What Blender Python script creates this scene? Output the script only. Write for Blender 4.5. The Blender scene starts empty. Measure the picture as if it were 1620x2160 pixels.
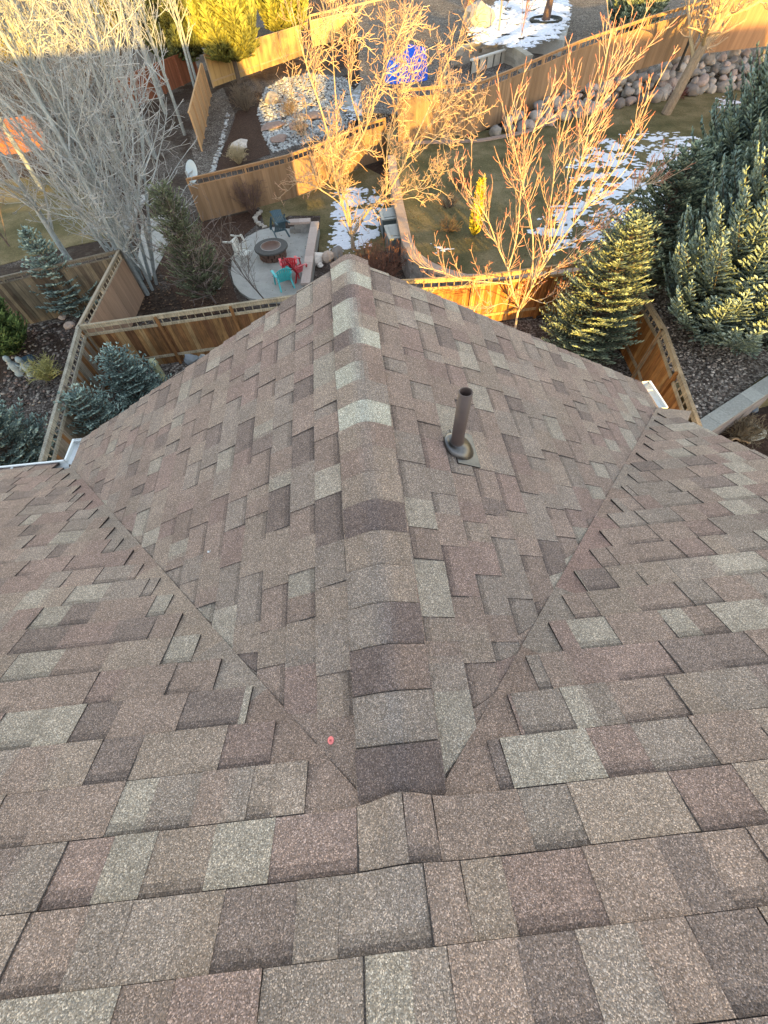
import bpy, bmesh, math, random
from mathutils import Vector, Matrix, noise
from math import sin, cos, pi, radians, sqrt, atan2, tan, hypot
S = bpy.context.scene
COL = S.collection
random.seed(7)

# ---------------------------------------------------------------- camera
FPX = 833.9                                   # focal length in pixels of a 1620 wide frame
PITCH, YAW, ROLL = 0.540, -0.0300, -0.0700
CX, CY, CZ = 0.010, 0.220, 1.360
FPX, PITCH, YAW, ROLL, CX, CY, CZ = 833.18, 0.54331, -0.031724, -0.077597, 0.014433, 0.226144, 1.358938
ROT = Matrix.Rotation(YAW, 3, 'Z') @ Matrix.Rotation(PITCH, 3, 'X') @ Matrix.Rotation(ROLL, 3, 'Z')
cam_d = bpy.data.cameras.new('camera'); cam = bpy.data.objects.new('camera', cam_d); COL.objects.link(cam)
cam.matrix_world = Matrix.Translation((CX, CY, CZ)) @ ROT.to_4x4()
cam_d.sensor_fit = 'VERTICAL'; cam_d.sensor_height = 36.0; cam_d.sensor_width = 27.0
cam_d.lens = 36.0 * FPX / 2160.0
cam_d.clip_start = 0.05; cam_d.clip_end = 2000
S.camera = cam

# ---------------------------------------------------------------- sky and sun
SUN_K, SUN_EL = 0.20, radians(8.0)
w = bpy.data.worlds.new('World'); S.world = w; w.use_nodes = True
wn = w.node_tree.nodes; wl = w.node_tree.links
sky = wn.new('ShaderNodeTexSky'); sky.sky_type = 'NISHITA'; sky.sun_disc = False
sky.sun_elevation = SUN_EL; sky.sun_rotation = atan2(SUN_K, -1)
sky.altitude = 1600; sky.air_density = 1.0; sky.dust_density = 0.6; sky.ozone_density = 1.0
wb = wn.new('ShaderNodeMix'); wb.data_type = 'RGBA'; wb.blend_type = 'MULTIPLY'; wb.inputs[0].default_value = 1.0
wb.inputs[7].default_value = (1.90, 1.36, 1.02, 1)          # the camera's white balance for open shade
wl.new(sky.outputs[0], wb.inputs[6]); wl.new(wb.outputs[2], wn['Background'].inputs[0]); wn['Background'].inputs[1].default_value = 0.15
sd = Vector((SUN_K, -1, tan(SUN_EL) * sqrt(1 + SUN_K ** 2))).normalized()
sun_d = bpy.data.lights.new('sun', 'SUN'); sun = bpy.data.objects.new('sun', sun_d); COL.objects.link(sun)
sun.rotation_euler = sd.to_track_quat('Z', 'Y').to_euler()
sun_d.energy = 3.8; sun_d.angle = radians(0.5); sun_d.color = (1.0, 0.58, 0.11)
S.view_settings.view_transform = 'Standard'; S.view_settings.look = 'None'
S.view_settings.exposure = 2.46; S.view_settings.gamma = 1.0
S.cycles.max_bounces = 5; S.cycles.diffuse_bounces = 3

# ---------------------------------------------------------------- helpers
def ray(px, py):
    return ROT @ Vector(((px - 810) / FPX, -(py - 1080) / FPX, -1.0))
def at(px, py, z=-7.6):
    """the point of the place, at height z, that stands at this spot of the photograph"""
    r = ray(px, py); s = (z - CZ) / r.z
    return Vector((CX + s * r.x, CY + s * r.y, z))
def aty(px, py, y):
    r = ray(px, py); s = (y - CY) / r.y
    return Vector((CX + s * r.x, y, CZ + s * r.z))

class MB:
    def __init__(s): s.v = []; s.f = []; s.c = []; s.smooth = False
    def add(s, vs, fs, c=(1, 1, 1)):
        b = len(s.v); s.v.extend(vs)
        for f in fs:
            s.f.append(tuple(b + i for i in f)); s.c.append(c)
    def quad(s, a, b, c, d, col=(1, 1, 1)): s.add([a, b, c, d], [(0, 1, 2, 3)], col)
    def box(s, c, sx, sy, sz, rot=None, col=(1, 1, 1)):
        vs = []
        for z in (-.5, .5):
            for x, y in ((-.5, -.5), (.5, -.5), (.5, .5), (-.5, .5)):
                v = Vector((x * sx, y * sy, z * sz))
                if rot is not None: v = rot @ v
                vs.append(Vector(c) + v)
        s.add(vs, [(0, 3, 2, 1), (4, 5, 6, 7), (0, 1, 5, 4), (1, 2, 6, 5), (2, 3, 7, 6), (3, 0, 4, 7)], col)
    def bar(s, a, b, wd, ht, up=(0, 0, 1), col=(1, 1, 1)):
        a = Vector(a); b = Vector(b); d = b - a; L = d.length
        if L < 1e-6: return
        d = d / L; up = Vector(up)
        side = d.cross(up)
        if side.length < 1e-4: side = d.cross(Vector((1, 0, 0)))
        side.normalize(); u = side.cross(d)
        R = Matrix((side, d, u)).transposed()
        s.box((a + b) / 2, wd, L, ht, R, col)
    def tube(s, pts, rad, n=5, cols=None, cap=True):
        m = len(pts); b = len(s.v); prev = None
        for i, p in enumerate(pts):
            d = (pts[min(i + 1, m - 1)] - pts[max(i - 1, 0)])
            if d.length < 1e-7: d = Vector((0, 0, 1))
            d.normalize()
            if prev is None:
                x = d.cross(Vector((0.31, 0.95, 0.1)));
                if x.length < 1e-3: x = d.cross(Vector((1, 0, 0)))
            else: x = prev - d * prev.dot(d)
            x.normalize(); prev = x; y = d.cross(x)
            for k in range(n):
                a = 2 * pi * k / n
                s.v.append(p + (x * cos(a) + y * sin(a)) * rad[i])
        for i in range(m - 1):
            c = cols[i] if cols else (1, 1, 1)
            for k in range(n):
                k2 = (k + 1) % n
                s.f.append((b + i * n + k, b + i * n + k2, b + (i + 1) * n + k2, b + (i + 1) * n + k)); s.c.append(c)
        if cap:
            s.f.append(tuple(b + (m - 1) * n + k for k in range(n))); s.c.append(cols[-1] if cols else (1, 1, 1))
            s.f.append(tuple(b + k for k in reversed(range(n)))); s.c.append(cols[0] if cols else (1, 1, 1))
    def lathe(s, prof, n=24, M=None, col=(1, 1, 1)):
        b = len(s.v)
        for r, z in prof:
            for k in range(n):
                v = Vector((r * cos(2 * pi * k / n), r * sin(2 * pi * k / n), z))
                s.v.append(M @ v if M is not None else v)
        for i in range(len(prof) - 1):
            for k in range(n):
                k2 = (k + 1) % n
                s.f.append((b + i * n + k, b + i * n + k2, b + (i + 1) * n + k2, b + (i + 1) * n + k)); s.c.append(col)
    def rock(s, c, r, col=(1, 1, 1), flat=.7, n=1, seed=None):
        R = random.Random(seed if seed is not None else random.random())
        bmx = ICO[n]; sc = Vector((r * R.uniform(.75, 1.25), r * R.uniform(.75, 1.25), r * flat * R.uniform(.8, 1.2)))
        a = R.uniform(0, 6.28); ca, sa = cos(a), sin(a); off = R.uniform(0, 100)
        vs = []
        for v in bmx[0]:
            k = 1 + .5 * noise.noise(v * 1.1 + Vector((off, 0, 0))) + .2 * noise.noise(v * 2.6 + Vector((off, 5, 0)))
            x, y, z = v.x * sc.x * k, v.y * sc.y * k, v.z * sc.z * k
            vs.append(Vector((c[0] + x * ca - y * sa, c[1] + x * sa + y * ca, c[2] + z)))
        s.add(vs, bmx[1], col)
    def poly(s, pts, z0, z1, col=(1, 1, 1)):
        """solid with outline pts (xy), from z0 to z1"""
        n = len(pts)
        s.add([Vector((p[0], p[1], z1)) for p in pts] + [Vector((p[0], p[1], z0)) for p in pts],
              [tuple(range(n))] + [(i, i + n, (i + 1) % n + n, (i + 1) % n) for i in range(n)], col)
    def build(s, name, mat, parent=None, smooth=False):
        me = bpy.data.meshes.new(name)
        me.from_pydata([tuple(v) for v in s.v], [], s.f)
        at_ = me.color_attributes.new('tint', 'FLOAT_COLOR', 'CORNER')
        buf = []
        for f, c in zip(s.f, s.c): buf.extend((c[0], c[1], c[2], 1.0) * len(f))
        at_.data.foreach_set('color', buf)
        if smooth: me.polygons.foreach_set('use_smooth', [True] * len(s.f))
        me.materials.append(mat); me.update()
        o = bpy.data.objects.new(name, me); COL.objects.link(o)
        if parent is not None:
            o.parent = parent
            o.matrix_parent_inverse = parent_matrix(parent).inverted()
        return o
ICO = {}
for _n in (1, 2):
    _b = bmesh.new(); bmesh.ops.create_icosphere(_b, subdivisions=_n, radius=1)
    ICO[_n] = ([v.co.copy() for v in _b.verts], [tuple(v.index for v in f.verts) for f in _b.faces]); _b.free()

def parent_matrix(o):
    m = o.matrix_basis.copy()
    if o.parent: m = parent_matrix(o.parent) @ o.matrix_parent_inverse @ m
    return m
def tag(o, label=None, cat=None, group=None, kind=None):
    if label: o['label'] = label
    if cat: o['category'] = cat
    if group: o['group'] = group
    if kind: o['kind'] = kind
    return o
def empty(name, loc=(0, 0, 0), rz=0.0):
    o = bpy.data.objects.new(name, None); o.empty_display_size = .2; COL.objects.link(o)
    o.location = loc; o.rotation_euler = (0, 0, rz); return o
def struct(mb, name, mat, smooth=False):
    return tag(mb.build(name, mat, None, smooth), kind='structure')
def vary(c, a=.12, R=random):
    k = 1 + R.uniform(-a, a); return (c[0] * k, c[1] * k, c[2] * k)
def mix(a, b, t): return tuple(a[i] * (1 - t) + b[i] * t for i in range(3))
def inpoly(x, y, P):
    r = False; n = len(P); j = n - 1
    for i in range(n):
        xi, yi, xj, yj = P[i][0], P[i][1], P[j][0], P[j][1]
        if (yi > y) != (yj > y) and x < (xj - xi) * (y - yi) / (yj - yi) + xi: r = not r
        j = i
    return r

# ---------------------------------------------------------------- materials
def newmat(name, rough=.8, metal=0.0, spec=.3):
    m = bpy.data.materials.new(name); m.use_nodes = True
    nt = m.node_tree; b = nt.nodes['Principled BSDF']
    b.inputs['Roughness'].default_value = rough; b.inputs['Metallic'].default_value = metal
    b.inputs['Specular IOR Level'].default_value = spec
    return m, nt, b
def N(nt, t, **k):
    n = nt.nodes.new(t)
    for a, v in k.items(): setattr(n, a, v)
    return n
def mathn(nt, op, a, b=None, clamp=False):
    n = nt.nodes.new('ShaderNodeMath'); n.operation = op; n.use_clamp = clamp
    for i, q in enumerate((a, b)):
        if q is None: continue
        if isinstance(q, (int, float)): n.inputs[i].default_value = q
        else: nt.links.new(q, n.inputs[i])
    return n.outputs[0]
def mixc(nt, fac, a, b, mode='MIX'):
    n = nt.nodes.new('ShaderNodeMix'); n.data_type = 'RGBA'; n.blend_type = mode
    for s_, q in ((n.inputs[0], fac), (n.inputs[6], a), (n.inputs[7], b)):
        if isinstance(q, (int, float)): s_.default_value = q
        elif isinstance(q, tuple): s_.default_value = (q[0], q[1], q[2], 1)
        else: nt.links.new(q, s_)
    return n.outputs[2]
def ramp(nt, fac, stops):
    n = nt.nodes.new('ShaderNodeValToRGB'); cr = n.color_ramp
    while len(cr.elements) > 1: cr.elements.remove(cr.elements[-1])
    for i, (p, c) in enumerate(stops):
        e = cr.elements[0] if i == 0 else cr.elements.new(p)
        e.position = p; e.color = (c[0], c[1], c[2], 1) if isinstance(c, tuple) else (c, c, c, 1)
    nt.links.new(fac, n.inputs[0]); return n.outputs[0]
def coords(nt, scale=(1, 1, 1)):
    t = N(nt, 'ShaderNodeTexCoord'); m = N(nt, 'ShaderNodeMapping'); m.inputs['Scale'].default_value = scale
    nt.links.new(t.outputs['Object'], m.inputs[0]); return m.outputs[0]
def noiset(nt, vec, scale, detail=3, rough=.55):
    n = N(nt, 'ShaderNodeTexNoise'); n.inputs['Scale'].default_value = scale
    n.inputs['Detail'].default_value = detail; n.inputs['Roughness'].default_value = rough
    nt.links.new(vec, n.inputs['Vector']); return n.outputs['Fac']
def voro(nt, vec, scale, out='Color', feature='F1'):
    n = N(nt, 'ShaderNodeTexVoronoi'); n.inputs['Scale'].default_value = scale; n.feature = feature
    nt.links.new(vec, n.inputs['Vector']); return n.outputs[out]
def bump(nt, b, h, strength=.3, dist=.01):
    n = N(nt, 'ShaderNodeBump'); n.inputs['Strength'].default_value = strength; n.inputs['Distance'].default_value = dist
    nt.links.new(h, n.inputs['Height']); nt.links.new(n.outputs[0], b.inputs['Normal'])
def tint(nt):
    a = N(nt, 'ShaderNodeAttribute', attribute_name='tint'); return a.outputs['Color']

def m_shingle():
    m, nt, b = newmat('asphalt_shingle', .92, spec=.25)
    v = coords(nt); t = tint(nt)
    gr = voro(nt, v, 420)                        # single mineral granules about 3 mm
    sep = N(nt, 'ShaderNodeSeparateColor'); nt.links.new(gr, sep.inputs[0])
    g1 = ramp(nt, sep.outputs[0], [(0, .44), (.35, .74), (.66, .94), (.84, 1.22), (.93, 1.75), (1, 2.2)])
    c1 = mixc(nt, 1.0, t, g1, 'MULTIPLY')
    hue = ramp(nt, sep.outputs[1], [(0, (.90, .93, .98)), (.4, (1, 1, 1)), (.7, (1.06, .98, .92)), (1, (1.08, 1.02, .92))])
    c2 = mixc(nt, .9, c1, hue, 'MULTIPLY')
    fine = noiset(nt, v, 150, 2, .7)
    f2 = ramp(nt, fine, [(.25, .84), (.75, 1.16)])
    c3 = mixc(nt, 1.0, c2, f2, 'MULTIPLY')
    big = noiset(nt, v, 2.2, 4, .6)
    f3 = ramp(nt, big, [(.3, .9), (.7, 1.1)])
    c4 = mixc(nt, 1.0, c3, f3, 'MULTIPLY')
    mid = noiset(nt, v, 17, 4, .6)
    f4 = ramp(nt, mid, [(.3, .90), (.7, 1.09)])
    c5 = mixc(nt, 1.0, c4, f4, 'MULTIPLY')
    nt.links.new(c5, b.inputs['Base Color'])
    h = mathn(nt, 'ADD', voro(nt, v, 420, 'Distance'), mathn(nt, 'MULTIPLY', mid, .6))
    bump(nt, b, h, .55, .002)
    return m
def m_tint(name, rough=.8, metal=0, spec=.3, nscale=30, amt=.25, stretch=(1, 1, 1), bs=0.0, bd=.01):
    m, nt, b = newmat(name, rough, metal, spec)
    v = coords(nt, stretch); n = noiset(nt, v, nscale, 4, .6)
    f = ramp(nt, n, [(.25, 1 - amt), (.75, 1 + amt)])
    nt.links.new(mixc(nt, 1.0, tint(nt), f, 'MULTIPLY'), b.inputs['Base Color'])
    if bs: bump(nt, b, n, bs, bd)
    return m
def m_wood():
    m, nt, b = newmat('cedar_wood', .8, spec=.25)
    v = coords(nt, (14, 14, .9)); n = noiset(nt, v, 2.4, 5, .7)
    v2 = coords(nt, (1, 1, 1)); n2 = noiset(nt, v2, 2.6, 3, .6)
    f = ramp(nt, n, [(.25, .30), (.48, .85), (.62, 1.15), (.78, 1.6)]); g = ramp(nt, n2, [(.3, .75), (.7, 1.2)])
    c = mixc(nt, 1.0, tint(nt), f, 'MULTIPLY'); c = mixc(nt, 1.0, c, g, 'MULTIPLY')
    nt.links.new(c, b.inputs['Base Color']); bump(nt, b, n, .3, .006); return m
def m_stain():
    m, nt, b = newmat('stained_wood', .8, spec=.25)
    v = coords(nt, (9, 9, .6)); n = noiset(nt, v, 2.2, 4, .65)
    f = ramp(nt, n, [(.28, .82), (.75, 1.14)])
    nt.links.new(mixc(nt, 1.0, tint(nt), f, 'MULTIPLY'), b.inputs['Base Color']); bump(nt, b, n, .2, .004); return m
def m_ground():
    m, nt, b = newmat('soil_and_gravel', .95, spec=.1)
    v = coords(nt)
    n1 = noiset(nt, v, .35, 4, .6); n2 = noiset(nt, v, 5, 5, .7); vc = voro(nt, v, 22)
    sep = N(nt, 'ShaderNodeSeparateColor'); nt.links.new(vc, sep.inputs[0])
    dirt = ramp(nt, n2, [(.3, (.02, .014, .011)), (.55, (.048, .034, .027)), (.75, (.09, .07, .055))])
    grav = ramp(nt, sep.outputs[0], [(0, (.03, .025, .023)), (.6, (.085, .072, .063)), (1, (.20, .18, .165))])
    k = ramp(nt, n1, [(.46, 0.0), (.56, 1.0)])
    nt.links.new(mixc(nt, k, dirt, grav), b.inputs['Base Color'])
    bump(nt, b, mathn(nt, 'ADD', n2, sep.outputs[0]), .8, .03); return m
def m_gravel(name, a, bb, c, sc=20):
    m, nt, b = newmat(name, .9, spec=.15)
    v = coords(nt); vc = voro(nt, v, sc); n2 = noiset(nt, v, 1.2, 4, .6)
    sep = N(nt, 'ShaderNodeSeparateColor'); nt.links.new(vc, sep.inputs[0])
    g = ramp(nt, sep.outputs[0], [(0, a), (.55, bb), (1, c)])
    nt.links.new(mixc(nt, 1.0, g, ramp(nt, n2, [(.3, .7), (.7, 1.15)]), 'MULTIPLY'), b.inputs['Base Color'])
    bump(nt, b, voro(nt, v, sc, 'Distance'), .9, .03); return m
def m_lawn():
    m, nt, b = newmat('winter_lawn', .95, spec=.1)
    v = coords(nt); n1 = noiset(nt, v, .55, 5, .65); n2 = noiset(nt, v, 14, 5, .75); n3 = noiset(nt, v, 90, 2, .7)
    a = ramp(nt, n1, [(.32, (.080, .078, .036)), (.5, (.14, .122, .062)), (.68, (.23, .19, .11))])
    c = mixc(nt, 1.0, a, ramp(nt, n2, [(.25, .5), (.5, .95), (.75, 1.45)]), 'MULTIPLY')
    c = mixc(nt, 1.0, c, ramp(nt, n3, [(.3, .7), (.7, 1.3)]), 'MULTIPLY')
    nt.links.new(c, b.inputs['Base Color']); bump(nt, b, mathn(nt, 'ADD', n2, n3), .8, .03); return m
def m_noise(name, stops, scale=6, rough=.85, bs=.3, bd=.01, spec=.3, detail=5, second=None):
    m, nt, b = newmat(name, rough, spec=spec); v = coords(nt); n = noiset(nt, v, scale, detail, .65)
    c = ramp(nt, n, stops)
    if second: c = mixc(nt, 1.0, c, ramp(nt, noiset(nt, v, second, 3, .6), [(.3, .82), (.7, 1.12)]), 'MULTIPLY')
    nt.links.new(c, b.inputs['Base Color']); bump(nt, b, n, bs, bd); return m
def m_plastic(name, col, rough=.45):
    m, nt, b = newmat(name, rough, spec=.5); v = coords(nt); n = noiset(nt, v, 9, 4, .6)
    f = ramp(nt, n, [(.3, tuple(x * .82 for x in col)), (.7, tuple(min(1, x * 1.1) for x in col))])
    nt.links.new(f, b.inputs['Base Color']); return m

M = dict(
 shingle=m_shingle(), wood=m_wood(), stain=m_stain(), ground=m_ground(), lawn=m_lawn(),
 gravel=m_gravel('brown_gravel', (.035, .028, .025), (.10, .083, .072), (.26, .24, .215), 18),
 mulch=m_noise('bark_mulch', [(.3, (.022, .013, .01)), (.55, (.06, .036, .026)), (.75, (.12, .075, .055))], 16, .95, .9, .03, .1),
 snow=m_noise('snow', [(.3, (.48, .53, .62)), (.7, (.66, .70, .76))], 7, .7, .5, .03, .3),
 concrete=m_noise('concrete', [(.25, (.25, .25, .235)), (.5, (.33, .33, .31)), (.72, (.385, .385, .36))], 1.6, .85, .1, .004, .3, 8, 30),
 block=m_tint('wall_block', .9, nscale=22, amt=.22, bs=.5, bd=.01),
 rock=m_tint('stone', .9, nscale=5, amt=.3, bs=.5, bd=.03),
 bark=m_tint('bark', .9, nscale=22, amt=.35, stretch=(1, 1, .4), bs=.5, bd=.01, spec=.2),
 needle=m_tint('needles', .75, nscale=40, amt=.3, spec=.25),
 paint=m_tint('painted_metal', .35, nscale=8, amt=.07, spec=.5),
 pipe=m_tint('painted_pipe', .5, nscale=14, amt=.14, spec=.4, bs=.08, bd=.002),
 tintp=m_tint('plastic', .45, nscale=10, amt=.12, spec=.5),
 stucco=m_tint('siding', .85, nscale=12, amt=.1),
 fabric=m_tint('fabric', .9, nscale=12, amt=.2),
)
_m, _nt, _b = newmat('galvanised_flashing', .32, 1.0)
_v = coords(_nt); _n = noiset(_nt, _v, 11, 4, .6)
_nt.links.new(ramp(_nt, _n, [(.3, (.085, .08, .08)), (.7, (.18, .175, .17))]), _b.inputs['Base Color'])
_nt.links.new(ramp(_nt, _n, [(.3, .28), (.7, .5)]), _b.inputs['Roughness']); bump(_nt, _b, _n, .12, .004)
M['flash'] = _m
_m, _nt, _b = newmat('window_glass', .08, 0, .8); _b.inputs['Base Color'].default_value = (.02, .025, .03, 1); M['glass'] = _m

# ================================================================ THE HOUSE
T = 0.51; PA = math.atan(T); CP, SP = cos(PA), sin(PA)
EXP = 0.1433
A_EAVE = 2.66                       # half width of the gable wing, plan
L_RIDGE = 3.02                      # gable end
X_RAKE = 2.66                       # right rake of the main roof
MAIN_L = -9.0; RIDGE_Y = -3.75      # main ridge behind
C_BROWN = (.255, .190, .158); C_RED = (.238, .166, .144); C_TAN = (.280, .222, .180); C_GREY = (.254, .211, .180)
C_LITE = (.335, .300, .248); C_DARK = (.165, .127, .114)
PAL = [(C_BROWN, 30), (C_RED, 12), (C_TAN, 28), (C_GREY, 18), (C_LITE, 9), (C_DARK, 3)]
PALB = [(C_BROWN, 24), (C_RED, 14), (C_TAN, 10), (C_GREY, 20), (C_LITE, 8), (C_DARK, 15)]
def pick(R, P=PAL):
    t = R.uniform(0, sum(p[1] for p in P))
    for c, w_ in P:
        t -= w_
        if t <= 0: return vary(mix(c, (.272, .218, .185), .30), .08, R)
    return vary(P[0][0], .1, R)

def shingle_slope(mb, O, U, D, lo, hi, i0, i1, seed, lift=0.0, endj=0.0, square_lo=None, square_hi=None, bulge=None, ph=0.0):
    """laminated shingles laid in courses. O origin, U along the course, D down the slope; lo/hi(s) limits of a course"""
    R = random.Random(seed); Nn = U.cross(D); 
    if Nn.z < 0: Nn = -Nn
    flip = U.cross(D).z < 0
    def P(u, s, h): return O + U * u + D * s + Nn * (h + lift + (bulge(u, s) if bulge else 0))
    def rp(a, b, f):
        g = lambda p: bulge((p - O).dot(U), (p - O).dot(D))
        m_ = (a - Nn * g(a)).lerp(b - Nn * g(b), f); return m_ + Nn * g(m_)
    def q(a, b, c, d, col):
        if bulge and not getattr(mb, '_in', False):
            ua, ub = (a - O).dot(U), (b - O).dot(U)
            if ub - ua > .03 and ub > -.3 and ua < .3:
                mb._in = True; k_ = int((ub - ua) / .02) + 1
                for j_ in range(k_):
                    f0, f1 = j_ / k_, (j_ + 1) / k_
                    q(rp(a, b, f0), rp(a, b, f1), rp(d, c, f1), rp(d, c, f0), col)
                mb._in = False; return
        if flip: mb.quad(d, c, b, a, col)
        else: mb.quad(a, b, c, d, col)
    for i in range(i0, i1):
        s0 = (i + ph) * EXP; s1 = s0 + EXP + R.uniform(-.002, .002)
        la, lb = lo(s0), lo(s1); ha, hb = hi(s0), hi(s1)
        if square_lo: la = lb = square_lo(s0, s1, R)
        if square_hi: ha = hb = square_hi(s0, s1, R)
        if endj: hb = hb + R.uniform(-endj, endj); ha = hb
        if min(ha, hb) - max(la, lb) < .01 and (ha + hb) - (la + lb) < .02: continue
        u = min(la, lb) - R.uniform(0, .3); uend = max(ha, hb)
        nextjoint = u + R.uniform(.2, 1.0)
        raised = R.random() < .5
        hb0 = .0005; hb1 = .0075; gv = .0035; black = (.085, .070, .065)  # black: contact shadow along each butt, put into the strip's colour
        wav = R.uniform(0, 50)
        while u < uend:
            wd = R.choice((R.uniform(.09, .17), R.uniform(.15, .30))) if raised else R.uniform(.07, .24)
            e = min(u + wd, uend)
            def cl(a, x, y): return max(x, min(y, a))
            col = pick(R, PAL if raised else PALB)
            slant = R.uniform(-.004, .004)
            a0, a1 = cl(u, la, ha), cl(u, lb, hb); b0, b1 = cl(e, la, ha), cl(e + slant, lb, hb)
            if b0 - a0 > 1e-4 or b1 - a1 > 1e-4:
                t = .0032 if raised else 0.0
                t *= R.uniform(.8, 1.25)
                curl = R.uniform(0, .0022)
                z0 = hb0 + t; z1 = hb1 + t + curl
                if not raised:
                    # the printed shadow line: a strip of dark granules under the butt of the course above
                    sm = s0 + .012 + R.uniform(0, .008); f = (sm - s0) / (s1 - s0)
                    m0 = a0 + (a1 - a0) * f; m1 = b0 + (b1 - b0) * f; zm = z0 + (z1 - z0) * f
                    q(P(a0, s0, z0 - .004), P(b0, s0, z0 - .004), P(b0, s0 + gv, z0), P(a0, s0 + gv, z0), black)  # painted contact shadow strip, apart from the print
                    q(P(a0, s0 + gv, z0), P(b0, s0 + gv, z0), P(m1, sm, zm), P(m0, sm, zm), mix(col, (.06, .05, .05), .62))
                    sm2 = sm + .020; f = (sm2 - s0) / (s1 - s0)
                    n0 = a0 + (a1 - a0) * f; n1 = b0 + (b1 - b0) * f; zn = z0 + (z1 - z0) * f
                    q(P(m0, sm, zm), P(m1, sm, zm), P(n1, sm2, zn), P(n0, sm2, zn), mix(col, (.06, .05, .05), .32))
                    q(P(n0, sm2, zn), P(n1, sm2, zn), P(b1, s1, z1), P(a1, s1, z1), col)
                else:
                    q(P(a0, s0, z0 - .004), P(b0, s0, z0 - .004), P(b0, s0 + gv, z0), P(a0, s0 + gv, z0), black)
                    s00 = s0; s0 = s0 + gv
                    # some tabs carry two blends of granules side by side
                    if b1 - a1 > .16 and R.random() < .35:
                        f = R.uniform(.35, .65); c0 = a0 + (b0 - a0) * f; c1 = a1 + (b1 - a1) * f
                        col2 = pick(R); nb = 4; 
                        q(P(a0, s0, z0), P(c0 - .012, s0, z0), P(c1 - .012, s1, z1), P(a1, s1, z1), col)
                        q(P(c0 - .012, s0, z0), P(c0 + .012, s0, z0), P(c1 + .012, s1, z1), P(c1 - .012, s1, z1), mix(col, col2, .5))
                        q(P(c0 + .012, s0, z0), P(b0, s0, z0), P(b1, s1, z1), P(c1 + .012, s1, z1), col2)
                    else:
                        q(P(a0, s0, z0), P(b0, s0, z0), P(b1, s1, z1), P(a1, s1, z1), col)
                    s0 = s00; edge = (.14, .115, .105)
                    q(P(a0, s0, hb0), P(a0, s0, z0), P(a1, s1, z1), P(a1, s1, hb1), edge)
                    q(P(b0, s0, z0), P(b0, s0, hb0), P(b1, s1, hb1), P(b1, s1, z1), edge)
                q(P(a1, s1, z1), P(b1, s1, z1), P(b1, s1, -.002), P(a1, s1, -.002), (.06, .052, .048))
                if square_lo and u <= la + .001: q(P(a0, s0, -.012), P(a0, s0, z0), P(a1, s1, z1), P(a1, s1, -.012), (.065, .055, .052))
                if square_hi and e >= hb - .001: q(P(b0, s0, z0), P(b0, s0, -.012), P(b1, s1, -.012), P(b1, s1, z1), (.065, .055, .052))
            u = e
            if u > nextjoint and u < uend - .05 and max(la, lb) < u < min(ha, hb):      # butt joint between two shingle strips
                g = .0025
                q(P(u - g, s0, .0062), P(u + g, s0, .0062), P(u + g, s1, .0105), P(u - g, s1, .0105), (.05, .043, .042))
                nextjoint = u + R.uniform(.75, 1.0)
            if R.random() < .82: raised = not raised

house = empty('house', (0, 0, -7.6)); tag(house, 'our own house seen from its roof of mixed brown and grey shingles', 'house')
# deck under the shingles (plan outlines), one solid per slope
def deck(mb, pts, th=.14, dz=-.006):
    n = len(pts); top = [Vector((p[0], p[1], p[2] + dz)) for p in pts]; bot = [v - Vector((0, 0, th)) for v in top]
    mb.add(top + bot, [tuple(range(n)), tuple(reversed(range(n, 2 * n)))] + [(i, i + n, (i + 1) % n + n, (i + 1) % n) for i in range(n)], (.22, .18, .16))
X3 = Vector((1, 0, 0)); Y3 = Vector((0, 1, 0))
# main slope : z = -T*y
mb = MB(); DM = Vector((0, CP, -SP))
n_up = int(-RIDGE_Y / CP / EXP); n_dn = int(A_EAVE / CP / EXP) + 1
big = 99
main = mb
# uphill of the wing
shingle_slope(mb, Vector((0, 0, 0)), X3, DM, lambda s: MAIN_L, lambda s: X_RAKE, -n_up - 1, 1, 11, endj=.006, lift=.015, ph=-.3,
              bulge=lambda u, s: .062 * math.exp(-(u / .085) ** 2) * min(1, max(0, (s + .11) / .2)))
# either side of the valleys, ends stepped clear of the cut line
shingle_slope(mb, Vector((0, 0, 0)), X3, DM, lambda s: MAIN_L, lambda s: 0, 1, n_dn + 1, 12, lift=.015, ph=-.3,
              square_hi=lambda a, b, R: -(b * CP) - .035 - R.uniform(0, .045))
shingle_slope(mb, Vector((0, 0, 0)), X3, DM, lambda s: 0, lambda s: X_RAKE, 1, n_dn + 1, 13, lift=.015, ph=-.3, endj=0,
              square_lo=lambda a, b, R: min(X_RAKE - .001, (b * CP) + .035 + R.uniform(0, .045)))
deck(mb, [(MAIN_L, RIDGE_Y, -T * RIDGE_Y), (X_RAKE - .02, RIDGE_Y, -T * RIDGE_Y), (X_RAKE - .02, A_EAVE, -T * A_EAVE), (MAIN_L, A_EAVE, -T * A_EAVE)][::1])
mb.build('main_roof_slope', M['shingle'], house)
# rear slope of the main roof
mb = MB()
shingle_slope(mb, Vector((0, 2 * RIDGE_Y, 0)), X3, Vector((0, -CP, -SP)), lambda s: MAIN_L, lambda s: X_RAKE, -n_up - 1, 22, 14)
deck(mb, [(MAIN_L, RIDGE_Y, -T * RIDGE_Y), (MAIN_L, 2 * RIDGE_Y - 2.9, -T * 2.9), (X_RAKE - .02, 2 * RIDGE_Y - 2.9, -T * 2.9), (X_RAKE - .02, RIDGE_Y, -T * RIDGE_Y)])
mb.build('rear_roof_slope', M['shingle'], house)
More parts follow.
